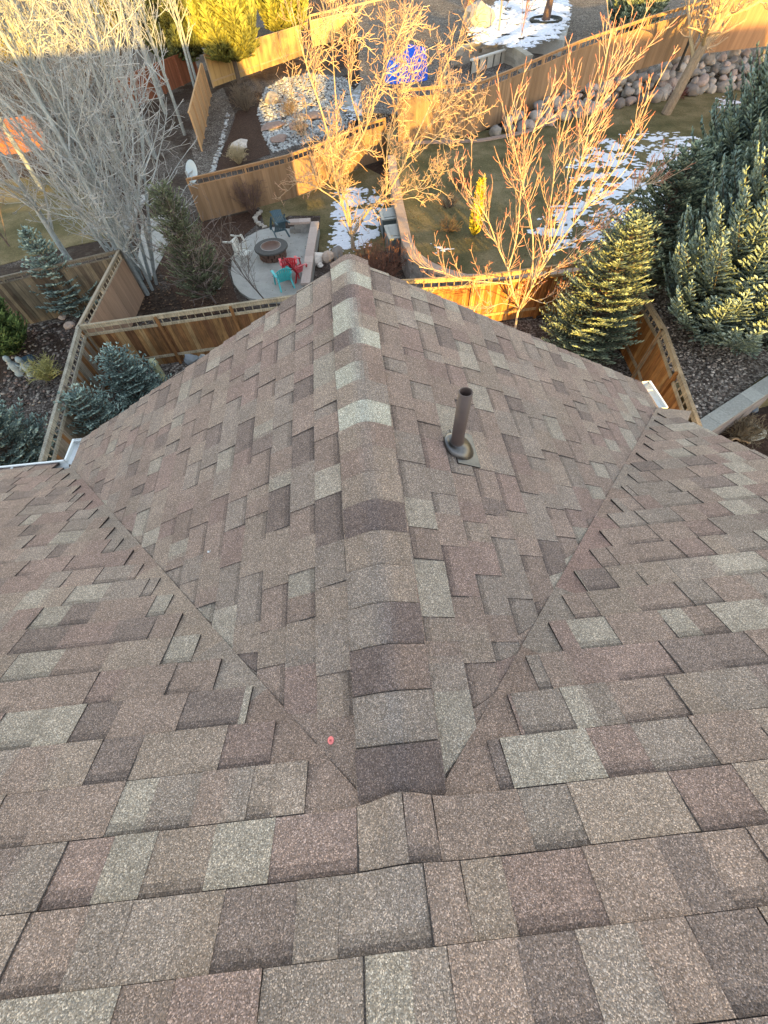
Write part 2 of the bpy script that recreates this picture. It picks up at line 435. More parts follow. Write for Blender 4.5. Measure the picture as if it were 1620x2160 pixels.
# wing slopes
for sx, sd_ in ((-1, 21), (1, 22)):
    mb = MB(); D = Vector((sx * CP, 0, -SP))
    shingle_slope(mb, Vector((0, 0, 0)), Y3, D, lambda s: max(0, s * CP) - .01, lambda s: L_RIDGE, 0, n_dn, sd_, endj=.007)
    pts = [(0, 0, 0), (0, L_RIDGE - .02, 0), (sx * A_EAVE, L_RIDGE - .02, -T * A_EAVE), (sx * A_EAVE, A_EAVE, -T * A_EAVE)]
    deck(mb, pts if sx < 0 else pts[::-1])
    mb.build('wing_roof_slope', M['shingle'], house)
# valley strips: long shingles laid along each valley on the main slope
for sx in (-1, 1):
    mb = MB(); R = random.Random(5 + sx)
    s = 0.02; Nm = Vector((0, SP, CP)); prev_c = C_TAN
    Vd = Vector((sx * CP, CP, -SP)).normalized(); out = Nm.cross(Vd) * (-sx); 
    if out.x * sx < 0: out = -out
    Lv = A_EAVE * sqrt(2 + T * T)
    while s < Lv:
        e = min(Lv, s + R.uniform(.25, .5)); c = vary(R.choice((C_BROWN, C_TAN, C_GREY, C_RED)), .08, R)
        a = Vd * s + Nm * .0135; b_ = Vd * e + Nm * .0135
        wd = .26
        Q = [a, b_, b_ + out * wd, a + out * wd]
        if (Q[1] - Q[0]).cross(Q[2] - Q[0]).z < 0: Q = Q[::-1]
        mb.quad(*Q, c)
        dn = Nm * -.012
        mb.quad(a, b_, b_ + dn, a + dn, (.04, .035, .035))
        s = e
    mb.build('valley_strip', M['shingle'], house)
# ridge caps of the wing, folded over the ridge, one mesh each (colours as in the photograph)
C_PALE = (.40, .385, .32)
caps = [(C_BROWN, C_BROWN, 'brown'), (C_PALE, C_TAN, 0), (C_TAN, C_PALE, 0), (C_DARK, C_RED, 0), (C_PALE, C_RED, 0), (C_PALE, C_TAN, 0), (C_DARK, C_PALE, 0),
        (C_TAN, C_BROWN, 0), (C_PALE, C_BROWN, 0), (C_TAN, C_GREY, 0), (C_PALE, C_PALE, 'pale'), (C_TAN, C_BROWN, 0), (C_BROWN, C_TAN, 0), (C_TAN, C_TAN, 0),
        (C_DARK, C_DARK, 0), (C_TAN, C_TAN, 0), (C_GREY, C_TAN, 0), (C_GREY, C_DARK, 0), (C_DARK, C_BROWN, 0), (C_GREY, C_GREY, 0), (C_DARK, C_DARK, 'dark'), (C_DARK, C_RED, 0)]
CAP_Y = [3.03, 2.99, 2.85]
R = random.Random(3)
HWC = .128
def cap_piece(mb, y0, y1, cl, cr, h0, h1, hw=HWC):
    # y0 = upslope (near the main roof) end lies on top; profile is a rounded fold
    n = 12
    def prof(y, h, w_):
        out = []
        for k in range(n + 1):
            x = -w_ + 2 * w_ * k / n
            rr = .05
            z = -T * abs(x) if abs(x) > rr else -T * (rr / 2 + x * x / (2 * rr))
            out.append(Vector((x, y, z + h)))
        return out
    A = prof(y0, h0, hw - .004); B = prof(y1, h1, hw)
    for k in range(n):
        xk = (k + .5) / n * 2 - 1
        t = min(1, max(0, (xk + .35) / .7)); c = mix(cl, cr, t)
        mb.quad(A[k], A[k + 1], B[k + 1], B[k], c)
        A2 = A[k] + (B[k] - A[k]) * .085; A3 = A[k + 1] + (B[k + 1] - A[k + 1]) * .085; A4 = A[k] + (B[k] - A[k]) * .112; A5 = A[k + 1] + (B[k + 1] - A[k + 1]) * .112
        up_ = Vector((0, 0, .0004)); mb.quad(A2 + up_, A3 + up_, A5 + up_, A4 + up_, (.085, .07, .064))  # dark strip painted as the shadow under the overlapping cap
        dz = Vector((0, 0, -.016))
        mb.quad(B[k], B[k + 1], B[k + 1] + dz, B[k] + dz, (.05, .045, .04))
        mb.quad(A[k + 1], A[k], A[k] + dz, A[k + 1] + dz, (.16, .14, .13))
    dz = Vector((0, 0, -.010))
    mb.quad(A[0], B[0], B[0] + dz, A[0] + dz, (.05, .045, .04))
    mb.quad(B[n], A[n], A[n] + dz, B[n] + dz, (.05, .045, .04))
y = L_RIDGE + .012
for i, (cl, cr, nm) in enumerate(caps):
    if y < .09: break
    mb = MB(); st = .07 if i == 0 else EXP
    hw = HWC
    # exposed edge faces the gable end for the lower pieces; each one overlaps the last
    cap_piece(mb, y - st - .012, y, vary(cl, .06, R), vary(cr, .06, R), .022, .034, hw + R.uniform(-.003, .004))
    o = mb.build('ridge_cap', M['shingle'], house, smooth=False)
    if nm: o['label'] = {'brown': 'brown ridge cap at the gable end', 'pale': 'palest cream ridge cap', 'dark': 'darkest ridge cap next to the main roof'}[nm]
    y -= st
YCAP = y
# plastic cap nail
mb = MB(); pz = Vector((-.2115, .2745, -.1078))
Mr = Matrix.Translation(pz + Vector((0, 0, .008))) @ Matrix.Rotation(-PA, 4, 'Y')
mb.lathe([(0.0001, .004), (.0045, .004), (.0047, .0025), (.0110, .0022), (.0125, .0002), (.0125, -.002)], 20, Mr, (.80, .20, .19))
mb.lathe([(0.0001, .0052), (.0028, .0050), (.003, .003)], 10, Mr, (.30, .06, .06))
tag(mb.build('cap_nail', M['tintp'], house), 'red plastic cap of a roofing nail left of the ridge')
# vent pipe with flashing
vp_x, vp_y = 0.452, 1.525; vz = -T * vp_x
mb = MB(); H = .372; r = .0315
mb.lathe([(r, -.05), (r, H), (r - .0045, H + .001), (r - .0055, H - .002), (r - .0055, H - .25)], 32, Matrix.Translation((vp_x, vp_y, vz)), (.088, .062, .054))
mb.lathe([(r - .0055, H - .18), (0.0001, H - .18)], 24, Matrix.Translation((vp_x, vp_y, vz)), (.01, .01, .01))
mb.lathe([(r + .004, .03), (r + .0045, .052), (r + .001, .058)], 32, Matrix.Translation((vp_x, vp_y, vz)), (.09, .07, .062))
vpo = mb.build('vent_pipe', M['pipe'], house, smooth=True); vpo['label'] = 'brown painted plumbing vent pipe'
mb = MB()
Mr = Matrix.Translation((vp_x, vp_y, vz)) @ Matrix.Rotation(PA, 4, 'Y')
def fl(x, y_, z): return Mr @ Vector((x, y_, z))
# base plate lying on the shingles, lower half showing
mb.add([fl(-.02, -.112, .013), fl(.118, -.112, .014), fl(.118, .112, .014), fl(-.02, .112, .013),
        fl(-.02, -.112, .002), fl(.118, -.112, .002), fl(.118, .112, .002), fl(-.02, .112, .002)],
       [(0, 1, 2, 3), (0, 4, 5, 1), (1, 5, 6, 2), (2, 6, 7, 3), (3, 7, 4, 0)])
# cone: wide ellipse on the slope to a collar round the pipe
n = 40; rings = []
for t_ in [0, .06, .14, .3, .5, .7, .86, 1.0]:
    ring = []
    for k in range(n):
        a = 2 * pi * k / n
        b0 = fl(.008 + .092 * cos(a), .086 * sin(a), .014)
        c0 = Vector((vp_x + (r + .002) * cos(a), vp_y + (r + .002) * sin(a), vz + .052))
        p = b0.lerp(c0, t_)
        p.z += .022 * sin(pi * min(1, t_ * 1.0)) * (1 - t_)
        ring.append(p)
    rings.append(ring)
vs = [p for rg in rings for p in rg]; fs = []
for i in range(len(rings) - 1):
    for k in range(n): fs.append((i * n + k, i * n + (k + 1) % n, (i + 1) * n + (k + 1) % n, (i + 1) * n + k))
mb.add(vs, fs)
fo = mb.build('flashing', M['flash'], vpo, smooth=False)
for p_ in fo.data.polygons: p_.use_smooth = p_.index >= 5

# gutters (K style): white trough hung below the eaves
def gutter(a, b, outdir, end=(True, True), brk=True):
    a = Vector(a); b = Vector(b); o = Vector(outdir); d = (b - a).normalized()
    prof = [(0, .005), (0, -.085), (.07, -.085), (.085, -.06), (.115, -.045), (.118, .005), (.103, .005), (.101, -.004), (.112, -.004), (.109, -.04), (.08, -.055), (.067, -.081), (.004, -.081), (.004, .003)]
    mb = MB(); n = len(prof)
    def P(base, q): return base + o * q[0] + Vector((0, 0, q[1]))
    mb.add([P(a, q) for q in prof] + [P(b, q) for q in prof], [(i, (i + 1) % n, (i + 1) % n + n, i + n) for i in range(n)], (.74, .77, .77))
    for base, on in ((a, end[0]), (b, end[1])):
        if on: mb.add([P(base, q) for q in prof[:6]], [tuple(range(6))], (.74, .77, .77))
    g = mb.build('gutter', M['paint'], house)
    L = (b - a).length; k = .25
    while brk and k < L:
        m2 = MB(); c = a + d * k
        m2.bar(c + Vector((0, 0, -.006)), c + o * .108 + Vector((0, 0, -.006)), .02, .006, col=(.5, .53, .53))
        m2.build('gutter_hanger', M['paint'], g); k += .61
    return g
ze = -T * A_EAVE
gutter((MAIN_L, A_EAVE + .012, ze - .02), (-A_EAVE - .118, A_EAVE + .012, ze - .02), (0, 1, 0), (True, False))
gutter((-A_EAVE - .012, A_EAVE + .115, ze - .02), (-A_EAVE - .012, L_RIDGE + .02, ze - .02), (-1, 0, 0), (False, True))
gutter((A_EAVE + .012, A_EAVE + .02, ze - .02), (A_EAVE + .012, L_RIDGE + .02, ze - .02), (1, 0, 0))
mb = MB()
mb.poly([(-A_EAVE - .13, A_EAVE + .012), (-A_EAVE - .012, A_EAVE + .012), (-A_EAVE - .012, A_EAVE + .11), (-A_EAVE - .13, A_EAVE + .13)][::-1][::-1], ze - .105, ze - .1, (.74, .77, .77))
mb.build('gutter_corner', M['paint'], house)
# fascia, rake boards, walls
mb = MB(); W = (.42, .38, .33)
for sx in (-1, 1):
    mb.bar((sx * (A_EAVE + .01), L_RIDGE - .045, ze - .12), (0, L_RIDGE - .045, -.12), .022, .17, up=(0, 0, 1), col=W)
    mb.bar((sx * (A_EAVE - .004), A_EAVE - .02, ze - .1), (sx * (A_EAVE - .004), L_RIDGE - .05, ze - .1), .022, .16, col=W)
mb.bar((MAIN_L, A_EAVE - .004, ze - .1), (-A_EAVE, A_EAVE - .004, ze - .1), .022, .16, col=W)
mb.bar((X_RAKE - .03, RIDGE_Y, -T * RIDGE_Y - .11), (X_RAKE - .03, A_EAVE, ze - .11), .022, .17, col=W)
mb.bar((X_RAKE - .03, RIDGE_Y, -T * RIDGE_Y - .11), (X_RAKE - .03, 2 * RIDGE_Y - 2.9, -T * 2.9 - .11), .022, .17, col=W)
mb.build('fascia', M['stucco'], house)
mb = MB(); WC = (.36, .31, .25)
yb = 2 * RIDGE_Y - 2.5
mb.poly([(MAIN_L + .4, yb), (X_RAKE - .45, yb), (X_RAKE - .45, 2.25), (MAIN_L + .4, 2.25)], -7.7, -1.36, WC)
mb.poly([(-A_EAVE + .45, 2.0), (A_EAVE - .452, 2.0), (A_EAVE - .452, L_RIDGE - .4), (-A_EAVE + .45, L_RIDGE - .4)], -7.7, -1.36, WC)
# gable triangles
for yy in (L_RIDGE - .4,):
    mb.add([Vector((-2.2, yy, -1.36)), Vector((2.2, yy, -1.36)), Vector((0, yy, -.2))], [(0, 2, 1)], WC)
xx = X_RAKE - .45
mb.add([Vector((xx, 2.25, -1.36)), Vector((xx, yb, -1.36)), Vector((xx, RIDGE_Y, 1.72))], [(0, 1, 2)], WC)
xx = MAIN_L + .4
mb.add([Vector((xx, 2.25, -1.36)), Vector((xx, yb, -1.36)), Vector((xx, RIDGE_Y, 1.72))], [(0, 2, 1)], WC)
mb.build('wall', M['stucco'], house)
def window(parent, c, nrm, wd, ht):
    c = Vector(c); nrm = Vector(nrm); sd2 = Vector((-nrm.y, nrm.x, 0)); f = MB()
    for s_ in (-1, 1):
        f.bar(c + sd2 * s_ * wd / 2 - Vector((0, 0, ht / 2)), c + sd2 * s_ * wd / 2 + Vector((0, 0, ht / 2)), .07, .09, up=nrm, col=(.75, .75, .73))
        f.bar(c - sd2 * (wd / 2 - .036) + Vector((0, 0, s_ * ht / 2)), c + sd2 * (wd / 2 - .036) + Vector((0, 0, s_ * ht / 2)), .09, .07, col=(.75, .75, .73))
    fo_ = f.build('window', M['paint'], parent); g = MB()
    g.box(c + nrm * .01, wd if abs(nrm.y) > .5 else .02, .02 if abs(nrm.y) > .5 else wd, ht, col=(1, 1, 1)); g.build('pane', M['glass'], fo_)
for x_ in (-1.1, 1.1): window(house, (x_, L_RIDGE - .4, -3.0), (0, 1, 0), 1.2, 1.3)
window(house, (0, L_RIDGE - .4, -6.2), (0, 1, 0), 2.2, 1.9)
window(house, (-5.6, 2.25, -3.2), (0, 1, 0), 1.4, 1.2)

# ================================================================ GROUND
mb = MB(); n = 40; ext = 500
mb.quad(Vector((-ext, -ext, -7.6)), Vector((ext, -ext, -7.6)), Vector((ext, ext, -7.6)), Vector((-ext, ext, -7.6)))
struct(mb, 'ground', M['ground'])
def sheet(name, pts, z, mat, kind='structure', h=.03):
    """thin sheet of ground cover with real side faces; pts are (x,y)"""
    P2 = [(p[0], p[1]) for p in pts]
    ar = sum(P2[i][0] * P2[(i + 1) % len(P2)][1] - P2[(i + 1) % len(P2)][0] * P2[i][1] for i in range(len(P2)))
    if ar < 0: P2 = P2[::-1]
    m2 = MB(); m2.poly(P2, z - h, z); o = m2.build(name, mat); tag(o, kind=kind); return o
def PX(l, z=-7.6): return [at(a, b, z) for a, b in l]
m2 = MB(); pc = Vector((-.86, 1.18, -.432)); m2.box(pc, .016, .010, .004, Matrix.Rotation(.6, 3, 'Y'), (.7, .7, .68)); m2.box(pc + Vector((.008, .004, .001)), .006, .012, .004, Matrix.Rotation(.6, 3, 'Y'), (.7, .7, .68))
tag(m2.build('paint_chip', M['tintp'], None), 'tiny white chip lying on the shingles left of the ridge', 'chip')
#--LAND
# terrace of lawn, a metre above the patio yard
LZ = -6.5
wall_l = PX([(826, 330), (832, 380), (840, 425), (850, 472), (858, 510), (874, 540), (905, 562), (945, 578), (985, 588), (1060, 585), (1180, 575)], LZ)
NF_R = Vector((9.0, 13.45, 0))                      # corner of the near fence on the right
side_end = at(1478, 905, LZ); side_far = at(1620, 812, LZ)
lawn_pts = [(p.x, p.y) for p in wall_l] + [(9.1, 14.0), (side_end.x, side_end.y + .05), (side_end.x + .2, side_end.y), (side_far.x, side_far.y), (40, side_far.y + 6), (60, 30), (34, 34), (21, 32.2), (13.4, 30.6), (10.2, 28.4), (7.0, 28.2), (2.6, 30.2)]
sheet('lawn', lawn_pts, LZ, M['lawn'], h=1.2)
UZ = -6.0
# yard beyond the back fence
sheet('upper_yard', [(1.5, 30.8), (7.2, 28.6), (13, 30.9), (21, 32.4), (34, 34.2), (90, 60), (90, 120), (4, 120), (3, 62), (2.2, 45)], UZ, M['gravel'], h=1.7)
# patio yard
sheet('patio_lawn', PX([(560, 482), (545, 430), (600, 425), (700, 385), (765, 350), (822, 380), (846, 520), (790, 535), (690, 545), (672, 540), (676, 455), (610, 455)]), -7.585, M['lawn'])
patio = [(603, 482), (575, 479), (548, 485), (520, 500), (500, 520), (489, 548), (487, 575), (493, 598), (506, 615), (525, 628), (560, 636), (640, 634), (652, 560), (661, 482)]
po = sheet('patio', PX(patio, -7.5), -7.5, M['concrete'], h=.12)
sheet('mulch_bed', PX([(380, 640), (330, 560), (345, 480), (430, 470), (560, 440), (545, 470), (495, 515), (480, 570), (500, 630), (520, 650), (400, 672)]), -7.59, M['mulch'])
sheet('garden_path', PX([(300, 470), (350, 450), (368, 470), (345, 540), (318, 590), (290, 560)]), -7.575, M['concrete'])
sheet('gravel_bed', [(-12, 6), (8.8, 6), (8.8, 13.2), (-9.6, 13.0)], -7.592, M['gravel'])
sheet('left_lawn', PX([(0, 380), (120, 370), (240, 440), (250, 500), (150, 520), (0, 560)]), -7.586, M['lawn'])
sheet('left_gravel', PX([(0, 650), (120, 620), (180, 640), (160, 680), (0, 690)]), -7.585, M['gravel'])
sheet('rocky_yard_path', PX([(420, 380), (400, 300), (430, 210), (470, 185), (495, 240), (475, 300), (450, 365)]), -7.585, M['gravel'])
sheet('bark_bed', PX([(450, 368), (478, 300), (500, 235), (545, 225), (560, 300), (570, 325), (500, 350)]), -7.588, M['mulch'])
sheet('right_mulch', [(side_end.x - .3, side_end.y - .1), (side_far.x, side_far.y - .1), (30, 8), (30, -10), (4, -10)], -7.59, M['mulch'])
sheet('grey_patio', PX([(725, 215), (800, 130), (960, 110), (960, 230), (860, 262), (790, 262)], -7.2), -7.2, M['concrete'], h=.5)
sheet('neighbour_path', PX([(1000, 60), (1060, 45), (1200, 55), (1190, 85), (1090, 75), (1010, 85)], -5.3), -5.3, M['concrete'], h=.9)

# ---------------------------------------------------------------- snow
def snow(name, outline, z, thr, seed, cell=.07, h=.025, sc=1.3, kindlabel=None):
    xs = [p[0] for p in outline]; ys = [p[1] for p in outline]
    m2 = MB(); x0, x1, y0, y1 = min(xs), max(xs), min(ys), max(ys)
    nx = int((x1 - x0) / cell) + 1; ny = int((y1 - y0) / cell) + 1
    cx, cy = sum(xs) / len(xs), sum(ys) / len(ys)
    def val(x, y):
        return noise.noise(Vector((x * sc, y * sc * 1.2, seed))) + .75 * noise.noise(Vector((x * sc * 3.6, y * sc * 4.4, seed + 5)))
    def edged(x, y):
        b = 9; n2 = len(outline)
        for i in range(n2):
            ax, ay = outline[i][0], outline[i][1]; bx, by = outline[(i + 1) % n2][0], outline[(i + 1) % n2][1]
            t = max(0, min(1, ((x - ax) * (bx - ax) + (y - ay) * (by - ay)) / ((bx - ax) ** 2 + (by - ay) ** 2 + 1e-9)))
            b = min(b, hypot(x - ax - t * (bx - ax), y - ay - t * (by - ay)))
        return b
    idx = {}; on = set()
    for i in range(nx):
        for j in range(ny):
            x = x0 + (i + .5) * cell; y = y0 + (j + .5) * cell
            if inpoly(x, y, outline) and val(x, y) > thr + max(0, .55 - edged(x, y) * .75): on.add((i, j))
    def vid(i, j, top):
        k = (i, j, top)
        if k not in idx:
            x = x0 + i * cell + .35 * cell * noise.noise(Vector((i * .9, j * .9, seed)))
            y = y0 + j * cell + .35 * cell * noise.noise(Vector((i * .9, j * .9, seed + 9)))
            full = all((i - a, j - b) in on for a in (0, 1) for b in (0, 1))
            hh = z + (h * (.7 + .5 * noise.noise(Vector((x * 3, y * 3, 1)))) if full else .004)
            idx[k] = len(m2.v); m2.v.append(Vector((x, y, hh)))
        return idx[k]
    for (i, j) in on:
        m2.f.append((vid(i, j, 1), vid(i + 1, j, 1), vid(i + 1, j + 1, 1), vid(i, j + 1, 1))); m2.c.append((1, 1, 1))
    o = m2.build(name, M['snow'], None, True); tag(o, kind='stuff'); 
    if kindlabel: o['label'] = kindlabel[0]; o['category'] = kindlabel[1]
    return o
snow('snow_patch', [(p.x, p.y) for p in PX([(700, 420), (708, 400), (760, 395), (812, 405), (806, 470), (796, 520), (740, 535), (690, 530)])], -7.58, -.30, 3, .05, kindlabel=('white snow patch around the trunk of the golden lit tree', 'snow'))
snow('snow_patch', [(p.x, p.y) for p in PX([(1190, 330), (1290, 285), (1400, 270), (1560, 300), (1620, 420), (1500, 480), (1350, 470), (1300, 520), (1160, 540), (1080, 470), (1200, 420)], LZ)], LZ + .002, -.02, 5, .05, kindlabel=('large patchy snow over the raised lawn in front of the boulders', 'snow'))
snow('snow_patch', [(p.x, p.y) for p in PX([(890, 505), (960, 520), (980, 560), (900, 545)], LZ)], LZ + .002, .22, 8, .06, kindlabel=('thin scraps of snow beside the curved block wall', 'snow'))
snow('snow_patch', [(p.x, p.y) for p in PX([(1500, 205), (1560, 200), (1600, 245), (1520, 240)], LZ)], LZ + .002, 0, 9, .08, kindlabel=('small snow scraps at the upper right edge of the lawn', 'snow'))
snow('snow_patch', [(p.x, p.y) for p in PX([(985, 40), (1010, 15), (1060, 0), (1210, 0), (1200, 60), (1180, 80), (1110, 105), (985, 90)], -5.2)], -5.2, -.28, 11, .09, .10, kindlabel=('deep snow bank above the far block retaining wall', 'snow'))
snow('snow_patch', [(p.x, p.y) for p in PX([(720, 230), (760, 160), (800, 120), (850, 120), (850, 180), (800, 240), (740, 260)], -7.2)], -7.19, -.15, 12, .12, .06, kindlabel=('thin snow on the grey patio left of the blue covered grill', 'snow'))

# ================================================================ FENCES
def fence(name, label, pts, height, cols, mat, view=1, lattice=.30, spacing=2.4, pw=.14, group=None, gap=.004, railc=None, bottomrail=True, topw=.09):
    """pts: list of (x,y,z ground). view: side (+1/-1) of the framing rails"""
    ctr = Vector(pts[0]); root = empty(name, ctr); tag(root, label, 'fence', group)
    R = random.Random(hash(name) % 100 + len(pts)); R = random.Random(int(abs(ctr.x * 31 + ctr.y * 17)) + 5)
    railc = railc or cols[0]
    for a, b in zip(pts[:-1], pts[1:]):
        a = Vector(a); b = Vector(b); L = (Vector((b.x, b.y, 0)) - Vector((a.x, a.y, 0))).length
        nsec = max(1, round(L / spacing)); d2 = Vector((b.x - a.x, b.y - a.y, 0)).normalized(); nr = Vector((-d2.y, d2.x, 0)) * view
        for i in range(nsec):
            p = a.lerp(b, i / nsec); q = a.lerp(b, (i + 1) / nsec); l = (Vector((q.x, q.y, 0)) - Vector((p.x, p.y, 0))).length
            m2 = MB(); npk = max(1, int(l / (pw + gap)))
            hp = height - lattice
            for k in range(npk):
                t = (k + .5) / npk; c = p.lerp(q, t)
                col = vary(R.choice(cols), .16, R)
                m2.box(c + Vector((0, 0, hp / 2 + .02)) + nr * R.uniform(-.003, .003), l / npk - gap, .018, hp - .02, Matrix.Rotation(atan2(d2.y, d2.x), 3, 'Z'), col)
            m2.build('picket_panel', mat, root)
            m2 = MB(); m2.bar(p + Vector((0, 0, height)), q + Vector((0, 0, height)), topw, .035, col=vary(railc, .08, R)); m2.build('top_rail', mat, root)
            off = nr * .03
            for hz_ in ([height - .065, hp] if lattice > 0 else []) + ([.35] if bottomrail else []):
                m2 = MB(); m2.bar(p + Vector((0, 0, hz_)) + off, q + Vector((0, 0, hz_)) + off, .035, .085, col=vary(railc, .15, R)); m2.build('rail', mat, root)
            if lattice > 0:
                ns = max(2, int(l / .25))
                for k in range(ns):
                    c = p.lerp(q, (k + .5) / ns)
                    m2 = MB(); m2.bar(c + Vector((0, 0, hp + .0425)), c + Vector((0, 0, height - .02)), .028, .022, up=d2, col=vary(railc, .1, R)); m2.build('baluster', mat, root)
            m2 = MB(); m2.box(p + Vector((0, 0, (height - .02) / 2)) + nr * .055, .09, .09, height - .02, Matrix.Rotation(atan2(d2.y, d2.x), 3, 'Z'), vary(cols[0] if mat is M['wood'] else railc, .12, R))
            m2.build('post', mat, root)
        m2 = MB(); m2.box(b + Vector((0, 0, (height - .02) / 2)) + nr * .055, .09, .09, height - .02, Matrix.Rotation(atan2(d2.y, d2.x), 3, 'Z'), railc)
        m2.build('post', mat, root)
    return root
GZ = -7.6
FH = 1.76
def top(px, py, z=GZ + FH): v = at(px, py, z); return (v.x, v.y, GZ)
cLc = top(165, 688); cR = (NF_R.x, NF_R.y, GZ)
nf_mid = top(640, 621); nf_r = top(1000, 583)
CED = [(.20, .100, .040), (.26, .145, .060), (.13, .062, .028), (.31, .20, .095), (.17, .088, .038)]
CEDR = [(.33, .135, .038), (.37, .16, .05), (.26, .10, .03), (.40, .20, .07)]
WEA = [(.20, .17, .135), (.16, .135, .105), (.24, .205, .16)]
WEAD = [(.12, .10, .07), (.08, .062, .045), (.17, .14, .095)]
STN = [(.225, .148, .088), (.205, .134, .078), (.24, .160, .096)]
fence('wooden_fence', 'weathered honey cedar fence with open top rail running behind the gable left of the ridge', [cLc, nf_mid, (1.2, 13.35, GZ)], FH, CED, M['wood'], -1, railc=(.33, .28, .20))
fence('wooden_fence', 'orange cedar fence behind the young red tipped tree and the spruce', [(1.2, 13.35, GZ), nf_r, cR], FH, CEDR, M['wood'], -1, railc=(.45, .30, .15))
se = at(1474, 893, GZ + FH); fence('wooden_fence', 'orange cedar side fence with open top rail ending at the roof edge on the right', [cR, (8.62, 9.6, GZ), (se.x, se.y, GZ), (se.x - .55, se.y - 2.2, GZ)], FH, CEDR, M['wood'], -1, railc=(.36, .27, .17))
le = at(85, 975, GZ + FH); fence('wooden_fence', 'grey weathered fence with open top rail running toward the white gutter', [cLc, (le.x, le.y, GZ), (le.x + .5, le.y - 2.5, GZ)], FH, WEA + CED[:1], M['wood'], 1, railc=(.30, .28, .23))
lb = top(250, 528); fence('wooden_fence', 'plain light brown fence between the corner post and the grey multi-stem tree', [cLc, lb], FH, [(.30, .20, .14)], M['stain'], 1, railc=(.36, .31, .24))
l0 = top(0, 585); fence('wooden_fence', 'dark weathered picket fence at the left edge of the photo behind the small spruce', [l0, lb], FH, WEAD, M['wood'], 1, railc=(.17, .15, .12), lattice=.22)
fence('wooden_fence', 'dark weathered fence continuing left past the green juniper', [(l0[0] - 6, l0[1] - .8, GZ), l0], FH, WEAD, M['wood'], 1, railc=(.17, .15, .12), lattice=.22)
mf = [at(428, 468), at(540, 440), at(621, 418), at(700, 386), at(765, 352), at(815, 335)]
fence('wooden_fence', 'light brown stained fence with open top behind the patio, partly in golden sun', [(p.x, p.y, GZ) for p in mf], 1.72, STN, M['stain'], 1, lattice=.32, railc=(.29, .18, .098), bottomrail=False)
bf = [at(842, 300, LZ), at(1000, 285, LZ + .05), at(1060, 258, LZ + .1)]
bfp = [(p.x, p.y, p.z) for p in bf] + [(12.6, 29.6, -5.75), (16.5, 30.8, -5.35), (20.0, 31.6, -5.05)]
fence('wooden_fence', 'long tan stained fence climbing along the top of the boulder wall', bfp, 1.95, STN, M['stain'], 1, lattice=.34, railc=(.29, .18, .098), bottomrail=False, pw=.13)
fence('wooden_fence', 'brown fence behind the large sunlit tree at the top right corner', [(20.2, 31.5, -5.05), (26, 31.8, -5.0), (34, 34, -4.9)], 1.95, [(.27, .16, .09)], M['stain'], 1, lattice=0, railc=(.3, .18, .1), bottomrail=False)
fl_ = [at(445, 203), at(438, 170), at(470, 168), at(625, 125), at(640, 118)]
lf0 = at(445, 205); fence('wooden_fence', 'brown board fence on the far left side of the rocky yard', [(lf0.x, lf0.y, GZ), (at(425, 320).x, at(425, 320).y, GZ)], 1.75, [(.33, .20, .10)], M['stain'], 1, lattice=0, railc=(.4, .25, .13), bottomrail=False)
y0_, y1_ = at(450, 185), at(640, 118)
fence('wooden_fence', 'golden sunlit fence with a low rail under the far pines', [(y0_.x, y0_.y, GZ), (y1_.x, y1_.y, GZ)], 1.75, [(.36, .24, .10), (.40, .27, .115)], M['stain'], -1, lattice=0, railc=(.4, .28, .16))
a_, b_2 = at(660, 100), at(870, 45)
fence('wooden_fence', 'weathered far fence with lit top rail behind the tallest twigs', [(a_.x, a_.y, GZ), (b_2.x, b_2.y, GZ), (b_2.x + 12, b_2.y + 3, GZ)], 1.9, [(.36, .28, .15), (.4, .3, .16)], M['stain'], -1, lattice=.35, railc=(.42, .32, .2), bottomrail=False)
for (pa, pb, lab) in (((270, 235), (420, 165), 'terracotta red fence behind the grey tree crown, right stretch'), ((0, 330), (110, 315), 'terracotta red fence glimpsed at the left edge behind branches')):
    p, q = at(*pa), at(*pb)
    fence('wooden_fence', lab, [(p.x, p.y, GZ), (q.x, q.y, GZ)], 1.6, [(.19, .075, .042), (.165, .065, .036)], M['stain'], -1, lattice=0, railc=(.24, .10, .06), bottomrail=False)

